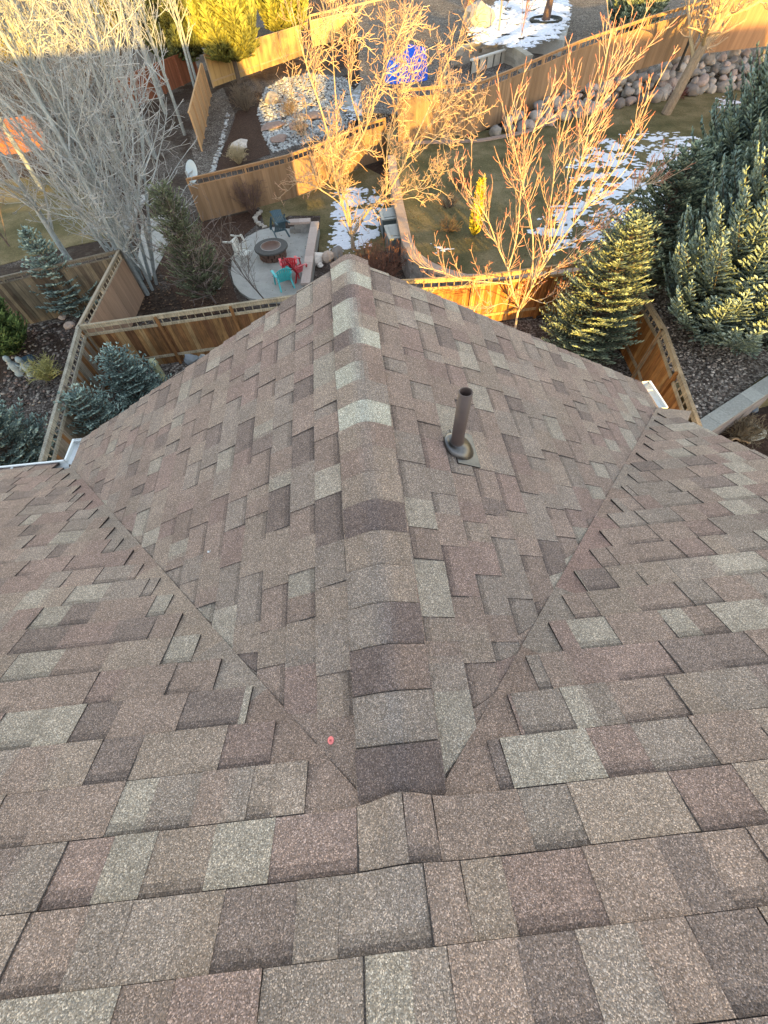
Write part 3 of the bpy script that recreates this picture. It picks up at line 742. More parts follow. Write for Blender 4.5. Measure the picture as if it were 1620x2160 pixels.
# ================================================================ WALLS OF BLOCK AND BOULDERS
def block_wall(name, label, pts, z0, z1, th=.32, blk=.42, capc=(.36, .27, .21), facec=(.25, .22, .20), out=.03, side=1, caph=.09):
    root = empty(name, (pts[0][0], pts[0][1], z0)); tag(root, label, 'retaining wall')
    R = random.Random(int(abs(pts[0][0] * 13)) + 3)
    # resample
    P2 = [Vector((p[0], p[1], 0)) for p in pts]; rs = [P2[0]]; acc = 0
    dense = []
    for i in range(len(P2) - 1):
        n_ = max(1, int((P2[i + 1] - P2[i]).length / .02))
        for k in range(n_): dense.append(P2[i].lerp(P2[i + 1], k / n_))
    dense.append(P2[-1])
    for i in range(1, len(dense)):
        acc += (dense[i] - dense[i - 1]).length
        if acc >= blk: rs.append(dense[i]); acc = 0
    f = MB(); c = MB(); rows = max(1, round((z1 - caph - z0) / .18)); hr = (z1 - caph - z0) / rows
    for r_ in range(rows):
        for i in range(len(rs) - 1):
            a, b = rs[i], rs[i + 1]
            d = (b - a).normalized()
            if r_ % 2: a, b = a + (b - a) * .5, b + d * (b - a).length * .5 if i < len(rs) - 2 else b
            if r_ % 2 and i == 0: pass
            f.box((a + b) / 2 + Vector((0, 0, z0 + (r_ + .5) * hr)), (b - a).length - .006, th - R.uniform(0, .02), hr - .006, Matrix.Rotation(atan2(d.y, d.x), 3, 'Z'), vary(facec, .18, R))
    for i in range(len(rs) - 1):
        a, b = rs[i], rs[i + 1]; d = (b - a).normalized(); nn = Vector((-d.y, d.x, 0))
        da = (rs[i] - rs[i - 1]).normalized() if i else d; db = (rs[i + 2] - rs[i + 1]).normalized() if i + 2 < len(rs) else d
        na = Vector((-(da + d).y, (da + d).x, 0)).normalized(); nb = Vector((-(db + d).y, (db + d).x, 0)).normalized()
        w2 = th / 2 + out; g = d * .003; zt = z1 + R.uniform(-.004, .004); zb = z1 - caph + .003
        vs = [a + na * w2 + g, a - na * w2 + g, b - nb * w2 - g, b + nb * w2 - g]
        vs = [v + Vector((0, 0, zb)) for v in vs] + [v + Vector((0, 0, zt)) for v in vs]
        c.add(vs, [(0, 1, 2, 3)[::-1], (4, 5, 6, 7), (0, 4, 7, 3)[::-1], (1, 2, 6, 5)[::-1], (0, 1, 5, 4)[::-1], (2, 3, 7, 6)[::-1]], vary(capc, .12, R))
    f.build('wall_face', M['block'], root); c.build('cap_course', M['block'], root); return root
wl2 = [(p.x, p.y) for p in wall_l]
block_wall('retaining_wall', 'curved tan capped block wall holding up the lawn beside the near fence', wl2 + [(8.6, 14.0)], -7.6, LZ + .05, th=.34)
block_wall('retaining_wall', 'grey block retaining wall beyond the side fence at the right edge', [(side_end.x, side_end.y), (side_far.x, side_far.y), (side_far.x + 3, side_far.y + 1.5)], -7.6, LZ + .06, th=.34, capc=(.33, .34, .32), facec=(.27, .23, .21), blk=.45)
ez = LZ + .08
e_ = PX([(850, 298), (910, 296), (1010, 293), (1080, 280), (1130, 268)], ez)
block_wall('lawn_edging', 'low reddish block edging between the lawn and the tan fence', [(p.x, p.y - .15) for p in e_], LZ - .05, ez, th=.22, capc=(.28, .21, .18), caph=.06)
sw = [at(608, 466, -7.05), at(662, 463, -7.05), at(655, 520, -7.05), at(642, 612, -7.05)]
block_wall('seat_wall', 'low l-shaped block seat wall with pinkish caps around the patio', [(sw[0].x, sw[0].y), (sw[1].x - .02, sw[1].y)], -7.55, -7.05, th=.3, capc=(.36, .30, .27), facec=(.22, .22, .21), blk=.5)
block_wall('seat_wall', 'right arm of the pinkish block seat wall beside the patio', [(sw[1].x + .05, sw[1].y - .2), (sw[2].x, sw[2].y), (sw[3].x, sw[3].y)], -7.55, -7.045, th=.3, capc=(.36, .30, .27), facec=(.22, .22, .21), blk=.5)
uw = PX([(960, 105), (1000, 88), (1050, 86), (1090, 98), (1120, 118)], -5.2)
block_wall('retaining_wall', 'curved grey block retaining wall below the far snow bank', [(p.x, p.y) for p in uw], -6.6, -5.2, th=.4, blk=.8, capc=(.26, .24, .2), facec=(.24, .22, .19))
# boulder wall
R = random.Random(4)
bw = [(8.2, 27.5, .35), (10.4, 27.9, .6), (12.6, 29.0, .8), (16.5, 30.2, 1.05), (20.0, 31.0, 1.3), (26, 31.2, 1.3), (33, 33, 1.3)]
nb = 0
for i in range(len(bw) - 1):
    a, b = bw[i], bw[i + 1]; L = hypot(b[0] - a[0], b[1] - a[1]); n_ = int(L / .60)
    for k in range(n_):
        t = k / n_; h_ = a[2] + (b[2] - a[2]) * t; x = a[0] + (b[0] - a[0]) * t; y_ = a[1] + (b[1] - a[1]) * t
        z_ = LZ; row = 0
        while z_ < LZ + h_ - .05:
            rr = R.uniform(.28, .46) if row == 0 else R.uniform(.19, .34)
            m2 = MB(); g = R.choice([(.25, .235, .22), (.29, .26, .245), (.20, .19, .185), (.27, .225, .21), (.14, .13, .125)])
            m2.rock((x + R.uniform(-.2, .2), y_ + row * .24 + R.uniform(-.08, .08), z_ + rr * .42), rr, vary(g, .2, R), .72, 2, R.random())
            o = m2.build('boulder', M['rock'], None, True)
            tag(o, 'grey pink boulder in the rough stone wall below the tan fence', 'boulder', 'boulders stacked along the back of the lawn'); nb += 1
            z_ += rr * .95; row += 1
# ================================================================ LOOSE STONES (stuff)
def scatter(name, label, poly, z, n_, r0, r1, cols, seed, cat='stones', flat=.6):
    R_ = random.Random(seed); m2 = MB(); xs = [p[0] for p in poly]; ys = [p[1] for p in poly]; c = 0; tries = 0
    while c < n_ and tries < n_ * 20:
        tries += 1; x = R_.uniform(min(xs), max(xs)); y_ = R_.uniform(min(ys), max(ys))
        if not inpoly(x, y_, poly): continue
        rr = R_.uniform(r0, r1); m2.rock((x, y_, z + rr * .25), rr, vary(R_.choice(cols), .2, R_), flat, 1, R_.random()); c += 1
    o = m2.build(name, M['rock'], None, True); tag(o, label, cat, kind='stuff'); return o
WR = [(.36, .38, .38), (.42, .44, .44), (.30, .31, .31), (.22, .22, .22)]
GR = [(.20, .17, .15), (.28, .25, .22), (.14, .12, .11), (.36, .33, .30)]
wrp = [(p.x, p.y) for p in PX([(543, 235), (560, 185), (600, 165), (650, 155), (730, 165), (760, 215), (735, 270), (690, 290), (575, 322), (560, 300)])]
scatter('river_rock_bed', 'bed of white river rocks behind the middle fence', wrp, -7.62, 5200, .05, .12, WR, 2)
scatter('river_rock_edging', 'curving line of small white stones edging the gravel path', [(p.x, p.y) for p in PX([(442, 368), (462, 310), (478, 240), (484, 242), (470, 312), (452, 370)])], -7.58, 110, .05, .11, WR, 3)
scatter('river_rock_edging', 'row of white stones under the grey multi-stem tree', [(p.x, p.y) for p in PX([(255, 485), (300, 415), (308, 408), (312, 415), (270, 488)])], -7.58, 70, .06, .12, WR, 4)
scatter('gravel', 'brown gravel along the foot of the cedar fence', [(-7.4, 8.5), (-2, 10), (-2, 13.1), (-7.6, 13.0)], -7.6, 1700, .02, .05, GR, 5, 'gravel')
sheet('side_gravel', [(side_end.x + .15, side_end.y + .2), (side_far.x, side_far.y + .3), (20, 12), (14, 13.6), (9.1, 13.6)], LZ + .012, M['gravel'], h=.02)
scatter('gravel', 'pale gravel beyond the right side fence', [(side_end.x + .1, side_end.y + .3), (side_end.x + 2.5, side_end.y + 2.0), (10.4, 12), (8.9, 12)], LZ, 900, .02, .05, GR, 6, 'gravel')
scatter('leaf_litter', 'dead leaves and twigs on the soil under the left trees', [(p.x, p.y) for p in PX([(250, 560), (480, 600), (480, 660), (200, 720), (220, 620)])], -7.59, 900, .02, .05, [(.10, .06, .04), (.16, .10, .06), (.06, .04, .03)], 7, 'leaves', .3)
scatter('leaf_litter', 'dark leaf litter scattered over the raised lawn', [(2.6, 15), (9, 15), (16, 29), (3, 29)], LZ, 500, .015, .04, [(.10, .07, .04), (.2, .14, .08)], 8, 'leaves', .3)
scatter('leaf_litter', 'dark mulch chunks in the far left corner bed', [(-12.5, 11.2), (-9.9, 11.2), (-9.9, 15.8), (-13, 15.8)], -7.59, 700, .03, .08, [(.05, .04, .035), (.12, .09, .08), (.22, .2, .18)], 9, 'mulch', .4)
def single_rock(px, py, r_, label, z=GZ, col=(.42, .38, .34), flat=.7, seed=1, name='boulder'):
    p = at(px, py, z); m2 = MB(); m2.rock((p.x, p.y, z + r_ * .4), r_, col, flat, 2, seed)
    return tag(m2.build(name, M['rock'], None, False), label, 'rock')
single_rock(509, 320, .62, 'large flat tan boulder in the bark bed behind the middle fence', seed=.3, flat=.45)
single_rock(666, 553, .33, 'white rounded rock beside the seat wall', col=(.62, .6, .56), seed=.6)
single_rock(676, 562, .17, 'small white rock next to the larger white one', col=(.62, .6, .56), seed=.7)
single_rock(692, 548, .30, 'tan rock half hidden behind the ridge tip', col=(.36, .3, .25), seed=.8)
single_rock(712, 540, .35, 'dark grey rock behind the ridge tip', col=(.18, .17, .16), seed=.9)
single_rock(458, 608, .22, 'square pale stone below the olive green pine', col=(.36, .35, .32), seed=.15, flat=.5)
for i, (px, py, r_, c_) in enumerate([(428, 752, .24, (.34, .36, .37)), (444, 748, .2, (.4, .37, .35)), (408, 758, .3, (.22, .25, .28)), (455, 745, .16, (.45, .42, .4))]):
    single_rock(px, py, r_, ['blue grey rock at the foot of the cedar fence', 'pinkish rock in the pile by the roof edge', 'dark slate rock left in the pile', 'small pale rock right in the pile by the roof'][i], col=c_, seed=.2 + i * .13)
for i, (px, py) in enumerate([(587, 290), (628, 262), (578, 262), (664, 240)]):
    p = at(px, py, -7.45); m2 = MB(); m2.rock((p.x, p.y, -7.5), .75, (.24, .17, .14), .12, 2, .4 + i * .07)
    tag(m2.build('stepping_stone', M['rock'], None, False), ['nearest brown stepping stone in the white rocks', 'right brown stepping stone of the front pair', 'left brown stepping stone behind the nearest', 'farthest brown stepping stone in the white rocks'][i], 'stepping stone', 'stepping stones in the river rock bed')
single_rock(576, 217, .55, 'golden lit round boulder at the edge of the river rocks', col=(.4, .33, .24), seed=.44)
for i, (px, py, r_) in enumerate([(96, 668, .2), (118, 664, .25), (135, 672, .2), (150, 690, .22)]):
    single_rock(px, py, r_, ['leftmost tan stone edging the dark bed', 'second tan stone edging the dark bed', 'third tan stone edging the dark bed', 'tan stone next to the corner post'][i], col=(.36, .3, .26), seed=.5 + i * .1, flat=.5)
for i, (px, py) in enumerate([(1010, 55), (1015, 60)][:1]):
    single_rock(px, py, .9, 'grey boulder poking out of the far snow bank', z=-5.2, col=(.3, .29, .28), seed=.77)
scatter('leaf_litter', 'a few dead leaves scattered on the pale patio slab', [(p.x, p.y) for p in PX([(500, 520), (600, 485), (650, 500), (640, 620), (520, 620)], -7.5)], -7.5, 60, .012, .03, [(.16, .11, .07), (.10, .07, .05)], 17, 'leaves', .3)
#--TREES
# ================================================================ TREES
UPV = Vector((0, 0, 1))
def perp(d, R):
    while True:
        v = Vector((R.gauss(0, 1), R.gauss(0, 1), R.gauss(0, 1))); v = v - d * v.dot(d)
        if v.length > .1: return v.normalized()
def grow(mb, p, d, L, r, lv, R, P):
    """one crooked branch and its side shoots"""
    nseg = P['seg'][lv]; pts = [p.copy()]; rad = [r]; step = L / nseg; d = d.normalized()
    rend = max(P['rmin'], r * P.get('taper', .35))
    for i in range(nseg):
        d = (d + perp(d, R) * P['wob'][lv] + UPV * P['up'][lv]).normalized()
        pts.append(pts[-1] + d * step * R.uniform(.8, 1.2)); rad.append(r + (rend - r) * (i + 1) / nseg)
    finish(mb, pts, rad, lv, R, P)
def finish(mb, pts, rad, lv, R, P):
    c0, c1 = P['cols'][min(lv, len(P['cols']) - 1)]
    m = len(pts) - 1
    cols = [vary(mix(c0, c1, i / m), .10, R) for i in range(m + 1)]
    mb.tube(pts, rad, 7 if rad[0] > .04 else (4 if rad[0] > .014 else 3), cols, cap=rad[0] > .03)
    if lv + 1 >= len(P['seg']): return
    Ltot = sum((pts[i + 1] - pts[i]).length for i in range(m))
    k = P['n'][lv] * (Ltot if P.get('perlen') else 1); k = int(k + R.random())
    for j in range(k):
        t = R.uniform(P['t0'][lv], 1.0) ** .9; f = t * m; i = min(int(f), m - 1); q = pts[i].lerp(pts[i + 1], f - i)
        dd = (pts[i + 1] - pts[i]).normalized(); a = radians(R.uniform(*P['ang'][lv]))
        nd = (dd * cos(a) + perp(dd, R) * sin(a)).normalized(); rr = rad[i] + (rad[i + 1] - rad[i]) * (f - i)
        l2 = P['len'][lv] * Ltot * (1.15 - .75 * t) * R.uniform(.6, 1.3) if not P.get('perlen') else P['len'][lv] * R.uniform(.5, 1.3) * (1.25 - .6 * t)
        grow(mb, q, nd, l2, max(P['rmin'], rr * R.uniform(.45, .7)), lv + 1, R, P)
def smoothpath(ctrl, sub=4):
    out = []
    n_ = len(ctrl)
    for i in range(n_ - 1):
        p0 = ctrl[max(i - 1, 0)]; p1 = ctrl[i]; p2 = ctrl[i + 1]; p3 = ctrl[min(i + 2, n_ - 1)]
        for k in range(sub):
            t = k / sub
            out.append(.5 * ((2 * p1) + (p2 - p0) * t + (2 * p0 - 5 * p1 + 4 * p2 - p3) * t * t + (3 * p1 - p0 - 3 * p2 + p3) * t ** 3))
    out.append(ctrl[-1]); return out
def tree(name, label, base, group=None, cat='tree'):
    o = empty(name, base); return tag(o, label, cat, group)

# the maple in the middle, its limbs laid out one by one
MC = dict(seg=[8, 6, 4, 3], wob=[.1, .26, .34, .3], up=[.03, .05, .06, .05], n=[4.0, 4.8, 5.6], t0=[.12, .1, .1], ang=[(28, 62), (30, 70), (30, 75)],
          len=[1.2, .6, .28], rmin=.0078, perlen=True, taper=.3, cols=[((.28, .22, .16), (.36, .30, .22)), ((.38, .32, .23), (.40, .32, .22)), ((.40, .32, .22), (.41, .29, .20)), ((.41, .29, .19), (.41, .23, .16))])
R = random.Random(21); b0 = at(745, 527); t = tree('maple_tree', 'large bare tree in golden sunlight standing in the snow patch', b0)
Yc = b0.y
limbs = [
 ([(745, 527, 0), (743, 505, 0), (741, 490, 0), (725, 440, .1), (708, 385, .2), (699, 320, .3), (680, 240, .3), (655, 165, .2), (632, 85, .2), (615, 15, .1)], .075),
 ([(741, 488, 0), (735, 440, -.1), (722, 400, .2), (712, 330, .6), (708, 210, .8), (700, 70, 1.0), (706, -10, 1.2)], .05),
 ([(743, 500, 0), (760, 470, 0), (785, 435, -.2), (815, 410, -.2), (843, 365, -.1), (872, 300, 0), (910, 217, .2), (945, 130, .4), (978, 92, .5)], .062),
 ([(712, 392, .2), (735, 335, -.4), (767, 283, -.5), (790, 213, -.5), (817, 133, -.4), (843, 67, -.3), (872, -5, -.3)], .045),
 ([(733, 450, 0), (712, 425, -.5), (680, 402, -.8), (655, 388, -1.0), (617, 380, -1.2)], .035),
 ([(785, 435, -.2), (830, 418, -.8), (870, 400, -1.1), (913, 393, -1.3), (935, 360, -1.4)], .035),
 ([(767, 283, -.5), (740, 200, -.2), (735, 120, .1), (748, 30, .3)], .03),
 ([(843, 365, -.1), (870, 340, .6), (920, 290, .9), (965, 262, 1.0), (1010, 238, 1.1)], .03),
 ([(655, 165, .2), (680, 100, -.4), (690, 30, -.6), (680, -20, -.7)], .026),
 ([(910, 217, .2), (870, 160, .7), (850, 90, .9), (890, 20, 1.0)], .026),
 ([(708, 385, .2), (680, 330, .9), (640, 270, 1.2), (610, 190, 1.4)], .03),
 ([(815, 410, -.2), (815, 340, .3), (825, 260, .5), (850, 190, .5), (870, 120, .6)], .032),
 ([(872, 300, 0), (905, 270, -.5), (960, 200, -.7), (1000, 190, -.8)], .026)]
trunk = MB()
for i, (lm, r0) in enumerate(limbs):
    ctrl = [aty(a, b, Yc + dy) for a, b, dy in lm]
    if i == 0: ctrl[0] = b0
    pts = smoothpath(ctrl, 3); m_ = len(pts) - 1
    rad = [max(.011, .82 * r0 * (1 - .78 * (k / m_)) * (1.5 if i == 0 and k < 4 else 1)) for k in range(m_ + 1)]
    mb2 = MB(); finish(mb2, pts, rad, 0, R, MC)
    mb2.build('limb' if i else 'trunk', M['bark'], t)

# young ash with red tips in front of the fence
BC = dict(seg=[8, 6, 4], wob=[.06, .09, .14], up=[.03, .15, .12], n=[5.2, 6.5], t0=[.1, .08], ang=[(22, 48), (28, 55)], len=[1.25, .27], rmin=.0072, perlen=True, taper=.35,
          cols=[((.50, .43, .33), (.48, .36, .24)), ((.50, .42, .31), (.47, .30, .20)), ((.47, .36, .26), (.45, .13, .09))])
R = random.Random(5); b0 = at(1086, 699); t = tree('young_ash_tree', 'young pale barked tree with red twig tips in front of the orange fence', b0); Yc = b0.y
limbs = [
 ([(1086, 699, 0), (1092, 660, 0), (1095, 650, 0), (1082, 615, 0), (1072, 570, 0), (1050, 520, 0), (1032, 470, -.1), (1010, 430, -.2)], .05),
 ([(1078, 600, 0), (1030, 595, -.2), (976, 590, -.4), (932, 573, -.5), (884, 563, -.6)], .022),
 ([(1095, 650, 0), (1121, 608, 0), (1150, 545, 0), (1190, 450, .1), (1228, 330, .2), (1262, 200, .3), (1290, 60, .4)], .042),
 ([(1121, 608, 0), (1124, 500, .3), (1105, 400, .4), (1085, 310, .4), (1070, 240, .5)], .028),
 ([(1135, 580, 0), (1185, 505, -.2), (1250, 420, -.3), (1320, 320, -.3), (1368, 200, -.2)], .03),
 ([(1125, 590, 0), (1150, 500, .5), (1165, 400, .7), (1180, 300, .8), (1215, 185, .9)], .028),
 ([(1072, 570, 0), (1092, 490, .4), (1098, 400, .6), (1112, 310, .7), (1160, 205, .8)], .024),
 ([(1110, 625, 0), (1150, 640, -.4), (1185, 625, -.6), (1210, 645, -.8)], .018),
 ([(1150, 545, 0), (1215, 500, .3), (1290, 440, .4), (1350, 395, .5), (1390, 380, .6)], .022),
 ([(1095, 650, 0), (1060, 640, -.5), (1030, 650, -.8), (1012, 640, -1.0), (1000, 655, -1.1)], .016),
 ([(1050, 520, 0), (1020, 470, .4), (1000, 420, .6), (978, 390, .7), (1000, 330, .8), (1008, 345, .9)][:4], .018),
 ([(1190, 450, .1), (1200, 350, .5), (1240, 260, .6), (1290, 170, .7), (1340, 110, .8)], .02),
 ([(1128, 590, -.1), (1180, 560, -.5), (1225, 530, -.6), (1300, 500, -.7)], .018)]
for i, (lm, r0) in enumerate(limbs):
    ctrl = [aty(a, b, Yc + dy) for a, b, dy in lm]
    if i == 0: ctrl[0] = b0
    pts = smoothpath(ctrl, 3); m_ = len(pts) - 1
    rad = [max(.009, .82 * r0 * (1 - .75 * (k / m_))) for k in range(m_ + 1)]
    mb2 = MB(); finish(mb2, pts, rad, 0, R, BC); mb2.build('limb' if i else 'trunk', M['bark'], t)

# silver grey aspens on the left
def bare(name, label, base, H, r, seed, cols, lean=(0, 0), n0=26, spread=(18, 42), l1=.42, group=None, r1=.02, dens=1.0, start=.12, rmin=.0085, wob=.035):
    R = random.Random(seed); t = tree(name, label, base, group)
    P = dict(seg=[10, 8, 6, 3], wob=[wob, .10, .16, .25], up=[.05, .07, .09, .08], n=[0, 2.8 * dens, 2.9 * dens], t0=[.1, .08, .08], ang=[(20, 40), (28, 60), (35, 70)], len=[1, 1.15, .36], rmin=rmin, perlen=True, taper=.35, cols=cols)
    pts = [Vector(base)]; d = Vector((lean[0], lean[1], 1)).normalized(); st = H / 12
    for i in range(12):
        d = (d + perp(d, R) * wob + UPV * .02).normalized(); pts.append(pts[-1] + d * st)
    rad = [r * (1 - .85 * i / 12) + .01 for i in range(13)]
    m2 = MB(); m2.tube(pts, rad, 8, [vary(mix(cols[0][0], cols[0][1], i / 12), .15, R) for i in range(13)]); m2.build('trunk', M['bark'], t)
    m2 = MB()
    for j in range(n0):
        tt = start + (1 - start) * (j + R.random()) / n0; f = tt * 12; i = min(int(f), 11); q = pts[i].lerp(pts[i + 1], f - i); dd = (pts[i + 1] - pts[i]).normalized()
        a = radians(R.uniform(*spread)); nd = dd * cos(a) + perp(dd, R) * sin(a)
        grow(m2, q, nd, H * l1 * (1.15 - .8 * tt) * R.uniform(.75, 1.2), max(.012, rad[i] * .45), 1, R, P)
    m2.build('crown', M['bark'], t); return t
AC = [((.21, .24, .25), (.28, .315, .33)), ((.31, .345, .36), (.34, .37, .38)), ((.33, .355, .36), (.31, .325, .325)), ((.29, .30, .30), (.27, .27, .265))]
asp = [(326, 585, 9.4, .07, (.40, .25), 'curved grey stem arching toward the satellite dish'), (330, 600, 8.5, .07, (.34, .05), 'thin grey trunk leaning right just behind the mulch bed'), (318, 590, 9.5, .08, (.24, .12), 'grey trunk leaning right behind the olive green pine'), (270, 575, 9, .07, (-.28, .1), 'thin grey trunk spreading low to the left'),
       (312, 622, 10.2, .11, (0, .02), 'straightest thick grey trunk nearest the dark soil bed'), (292, 606, 10.5, .12, (-.05, .03), 'leaning grey trunk left of the thickest one'),
       (300, 590, 9.8, .09, (.05, .05), 'slender grey trunk leaning right over the yard'), (276, 600, 10, .08, (-.12, 0), 'grey trunk leaning far left above the corner fence'),
       (322, 612, 8.6, .07, (.10, .02), 'thin grey trunk leaning toward the olive green pine'), (284, 575, 11, .10, (0, .1), 'rearmost grey trunk with its top in golden light')]
for i, (px, py, H_, r_, ln, lab) in enumerate(asp):
    bare('aspen_tree', lab, at(px, py), H_, r_ * .75, 40 + i, AC, ln, n0=20, spread=(25, 66), l1=.36, rmin=.0088, group='grey multi-stem trees in the left yard', dens=1.15, start=.1)
bare('aspen_tree', 'pale single trunk at the far left rising from behind the small spruce', at(165, 575), 9.5, .11, 51, AC, (-.03, 0), n0=24, spread=(30, 60), l1=.34, group='grey multi-stem trees in the left yard', start=.12)
bare('bare_tree', 'tall bare trunk behind the grey trees at the left edge', at(90, 400), 10, .13, 52, AC, (0, 0), n0=20, spread=(20, 45), l1=.35, start=.25, dens=.7)
bare('bare_tree', 'tall straight bare tree in the far left yard with golden top', at(215, 300), 10, .12, 53, AC, (0, 0), n0=20, spread=(20, 45), l1=.33, start=.25, dens=.7)
bare('bare_tree', 'straight pale trunk rising behind the terracotta fence', at(350, 240), 10.5, .13, 54, AC, (0, 0), n0=18, spread=(20, 45), l1=.33, start=.3, dens=.7)
bare('bare_tree', 'slim pale trunk left of the brown board fence', at(415, 200), 9, .10, 55, AC, (0, 0), n0=14, spread=(20, 45), l1=.3, start=.3, dens=.6)
DKB = [((.10, .08, .07), (.12, .09, .08)), ((.12, .09, .08), (.13, .09, .08)), ((.12, .09, .08), (.14, .1, .08)), ((.12, .09, .08), (.14, .1, .08))]
for i, (px, py, H_, lab) in enumerate([(250, 345, 10.5, 'far bare tree with glowing crown nearest the top left corner'), (330, 335, 11, 'far bare tree with glowing crown above the shaded grey stems'), (390, 285, 10.5, 'far bare tree with glowing crown left of the terracotta fence'),
        (345, 205, 10.5, 'farthest bare tree in full sun behind the terracotta fence'), (420, 190, 9.5, 'sunlit bare tree in front of the dark pine'), (290, 270, 11, 'distant sunlit bare tree at the top left'), (478, 150, 8.5, 'sunlit bare tree crossing the tall yellow green pine'), (180, 330, 11, 'distant sunlit bare tree close to the left edge')]):
    bare('bare_tree', lab, at(px, py), H_, .10, 70 + i, AC, (0, 0), n0=26, spread=(25, 60), l1=.36, start=.22, dens=.85, rmin=.0125, group='sunlit bare trees in the far left yards')
bare('bare_shrub', 'dark thin stemmed bare shrub at the left edge behind the weathered fence', at(20, 520), 4.5, .03, 56, DKB, (0, 0), n0=22, spread=(15, 35), l1=.5, start=.02, dens=.7, wob=.05)
LT = [((.20, .16, .12), (.38, .30, .18)), ((.40, .31, .18), (.42, .32, .2)), ((.4, .3, .2), (.4, .28, .18)), ((.4, .28, .18), (.4, .26, .16))]
bt = bare('cottonwood_tree', 'big rough trunk with drooping sunlit branches at the top right corner', (17.9, 28.3, LZ), 10, .26, 57, LT, (.12, -.06), n0=26, spread=(40, 85), l1=.26, start=.18, dens=1.5, rmin=.013, wob=.07)
bare('bare_tree', 'small wrapped sapling beside the tan fence', at(937, 292, LZ), 2.6, .035, 58, [((.50, .50, .48), (.35, .28, .2))] + MC['cols'][1:], (0, 0), n0=8, spread=(25, 50), l1=.3, start=.5, dens=.9)
bare('bare_shrub', 'tall orange lit clump of thin stems at the top behind the blue cover', at(985, 70, -6.0), 4.6, .03, 59, [((.36, .16, .07), (.42, .2, .09))] * 4, (0, 0), n0=30, spread=(8, 24), l1=.7, start=.02, dens=.6, rmin=.014)
bare('bare_shrub', 'thin reddish bare shrub in the far snow', at(1100, 78, -5.2), 3.0, .02, 60, [((.22, .12, .1), (.26, .13, .11))] * 4, (0, 0), n0=16, spread=(8, 22), l1=.7, start=.02, dens=.5, rmin=.012)
bare('bare_tree', 'twin stemmed sapling in the far snow left of the reddish shrub', at(1052, 66, -5.2), 4, .04, 61, [((.22, .19, .17), (.26, .22, .2))] * 4, (0, 0), n0=6, spread=(12, 25), l1=.5, start=.05, dens=.5, rmin=.014)
bare('bare_shrub', 'grey leafless hedge at the right edge above the lawn', at(1600, 270, LZ), 3.4, .04, 62, [((.16, .14, .13), (.18, .155, .14))] * 4, (0, 0), n0=60, spread=(15, 55), l1=.55, start=.02, dens=1.1, rmin=.012)
bare('bare_shrub', 'wispy grey shrub between the green pine and the patio', at(455, 640), 2.6, .025, 63, [((.16, .13, .12), (.2, .165, .15))] * 4, (-.15, 0), n0=26, spread=(20, 70), l1=.75, start=.05, dens=1.0, rmin=.007, wob=.1)
bare('bare_shrub', 'wispy shrub whose thin dark stems cross in front of the patio', at(565, 640), 2.4, .018, 64, [((.10, .085, .08), (.13, .11, .1))] * 4, (-.5, 0), n0=14, spread=(15, 50), l1=.6, start=.1, dens=.8, rmin=.006, wob=.05)

# twiggy rounded shrubs
def twig_shrub(name, label, base, rx, rz, n_, col, seed, cat='shrub'):
    R = random.Random(seed); P = dict(seg=[5, 4, 3], wob=[.14, .25, .3], up=[.05, .05, .02], n=[6, 6], t0=[.2, .1], ang=[(20, 60), (30, 70)], len=[.38, .16], rmin=.006, perlen=True, taper=.4, cols=[(col, vary(col))] * 3)
    m2 = MB()
    for i in range(n_):
        a = R.uniform(0, 6.28); tl = R.uniform(0, 1) ** .6
        d = Vector((cos(a) * tl * rx, sin(a) * tl * rx, rz)).normalized()
        grow(m2, Vector(base) + Vector((cos(a) * .08, sin(a) * .08, 0)), d, rz * R.uniform(.8, 1.1), .012, 0, R, P)
    return tag(m2.build(name, M['bark'], None), label, cat)
twig_shrub('bare_shrub', 'round reddish brown bare shrub against the middle fence', at(533, 452), 1.0, 1.3, 34, (.13, .085, .07), 1)
twig_shrub('bare_shrub', 'rusty brown twiggy bush directly behind the ridge tip', at(815, 592), 1.2, 1.3, 44, (.16, .08, .055), 2)
twig_shrub('bare_shrub', 'second rusty bush left of the dark storage boxes', at(775, 575), 1.0, 1.0, 30, (.18, .10, .06), 3)
twig_shrub('grass_clump', 'bleached straw grass clump above the tan boulder', at(505, 345), .8, .7, 60, (.36, .30, .19), 4, 'grass clump')
twig_shrub('grass_clump', 'dry grass tuft between the stepping stones', at(612, 245), .7, .7, 50, (.22, .17, .12), 5, 'grass clump')
twig_shrub('grass_clump', 'dry grass tuft nearest the middle fence in the white rocks', at(636, 285), .6, .6, 50, (.24, .19, .13), 6, 'grass clump')
twig_shrub('bare_shrub', 'dull brown bush in the bark bed under the pine shadow', at(520, 235), 1.6, 1.4, 50, (.15, .115, .08), 7)
twig_shrub('grass_clump', 'yellow tipped grass tuft beside the grey left fence', at(108, 800), .5, .6, 46, (.34, .33, .13), 8, 'grass clump')
twig_shrub('bare_shrub', 'pale straw bush next to the hose coils', at(1560, 925), .6, .5, 50, (.22, .18, .12), 9)
twig_shrub('bare_shrub', 'dark red flat bare plant on the lawn under the big rough trunk', at(1420, 208, LZ), 1.6, .5, 60, (.10, .035, .03), 10)
twig_shrub('bare_shrub', 'small dark shrub on the lawn left of the golden evergreen, upper', at(972, 395, LZ), .6, .4, 22, (.10, .07, .055), 11)
twig_shrub('bare_shrub', 'small dark shrub on the lawn left of the golden evergreen, middle', at(944, 438, LZ), .6, .35, 22, (.10, .07, .055), 12)
twig_shrub('bare_shrub', 'small dark shrub with a pale stone on the lawn, nearest the block wall', at(950, 487, LZ), .7, .35, 26, (.09, .065, .05), 13)

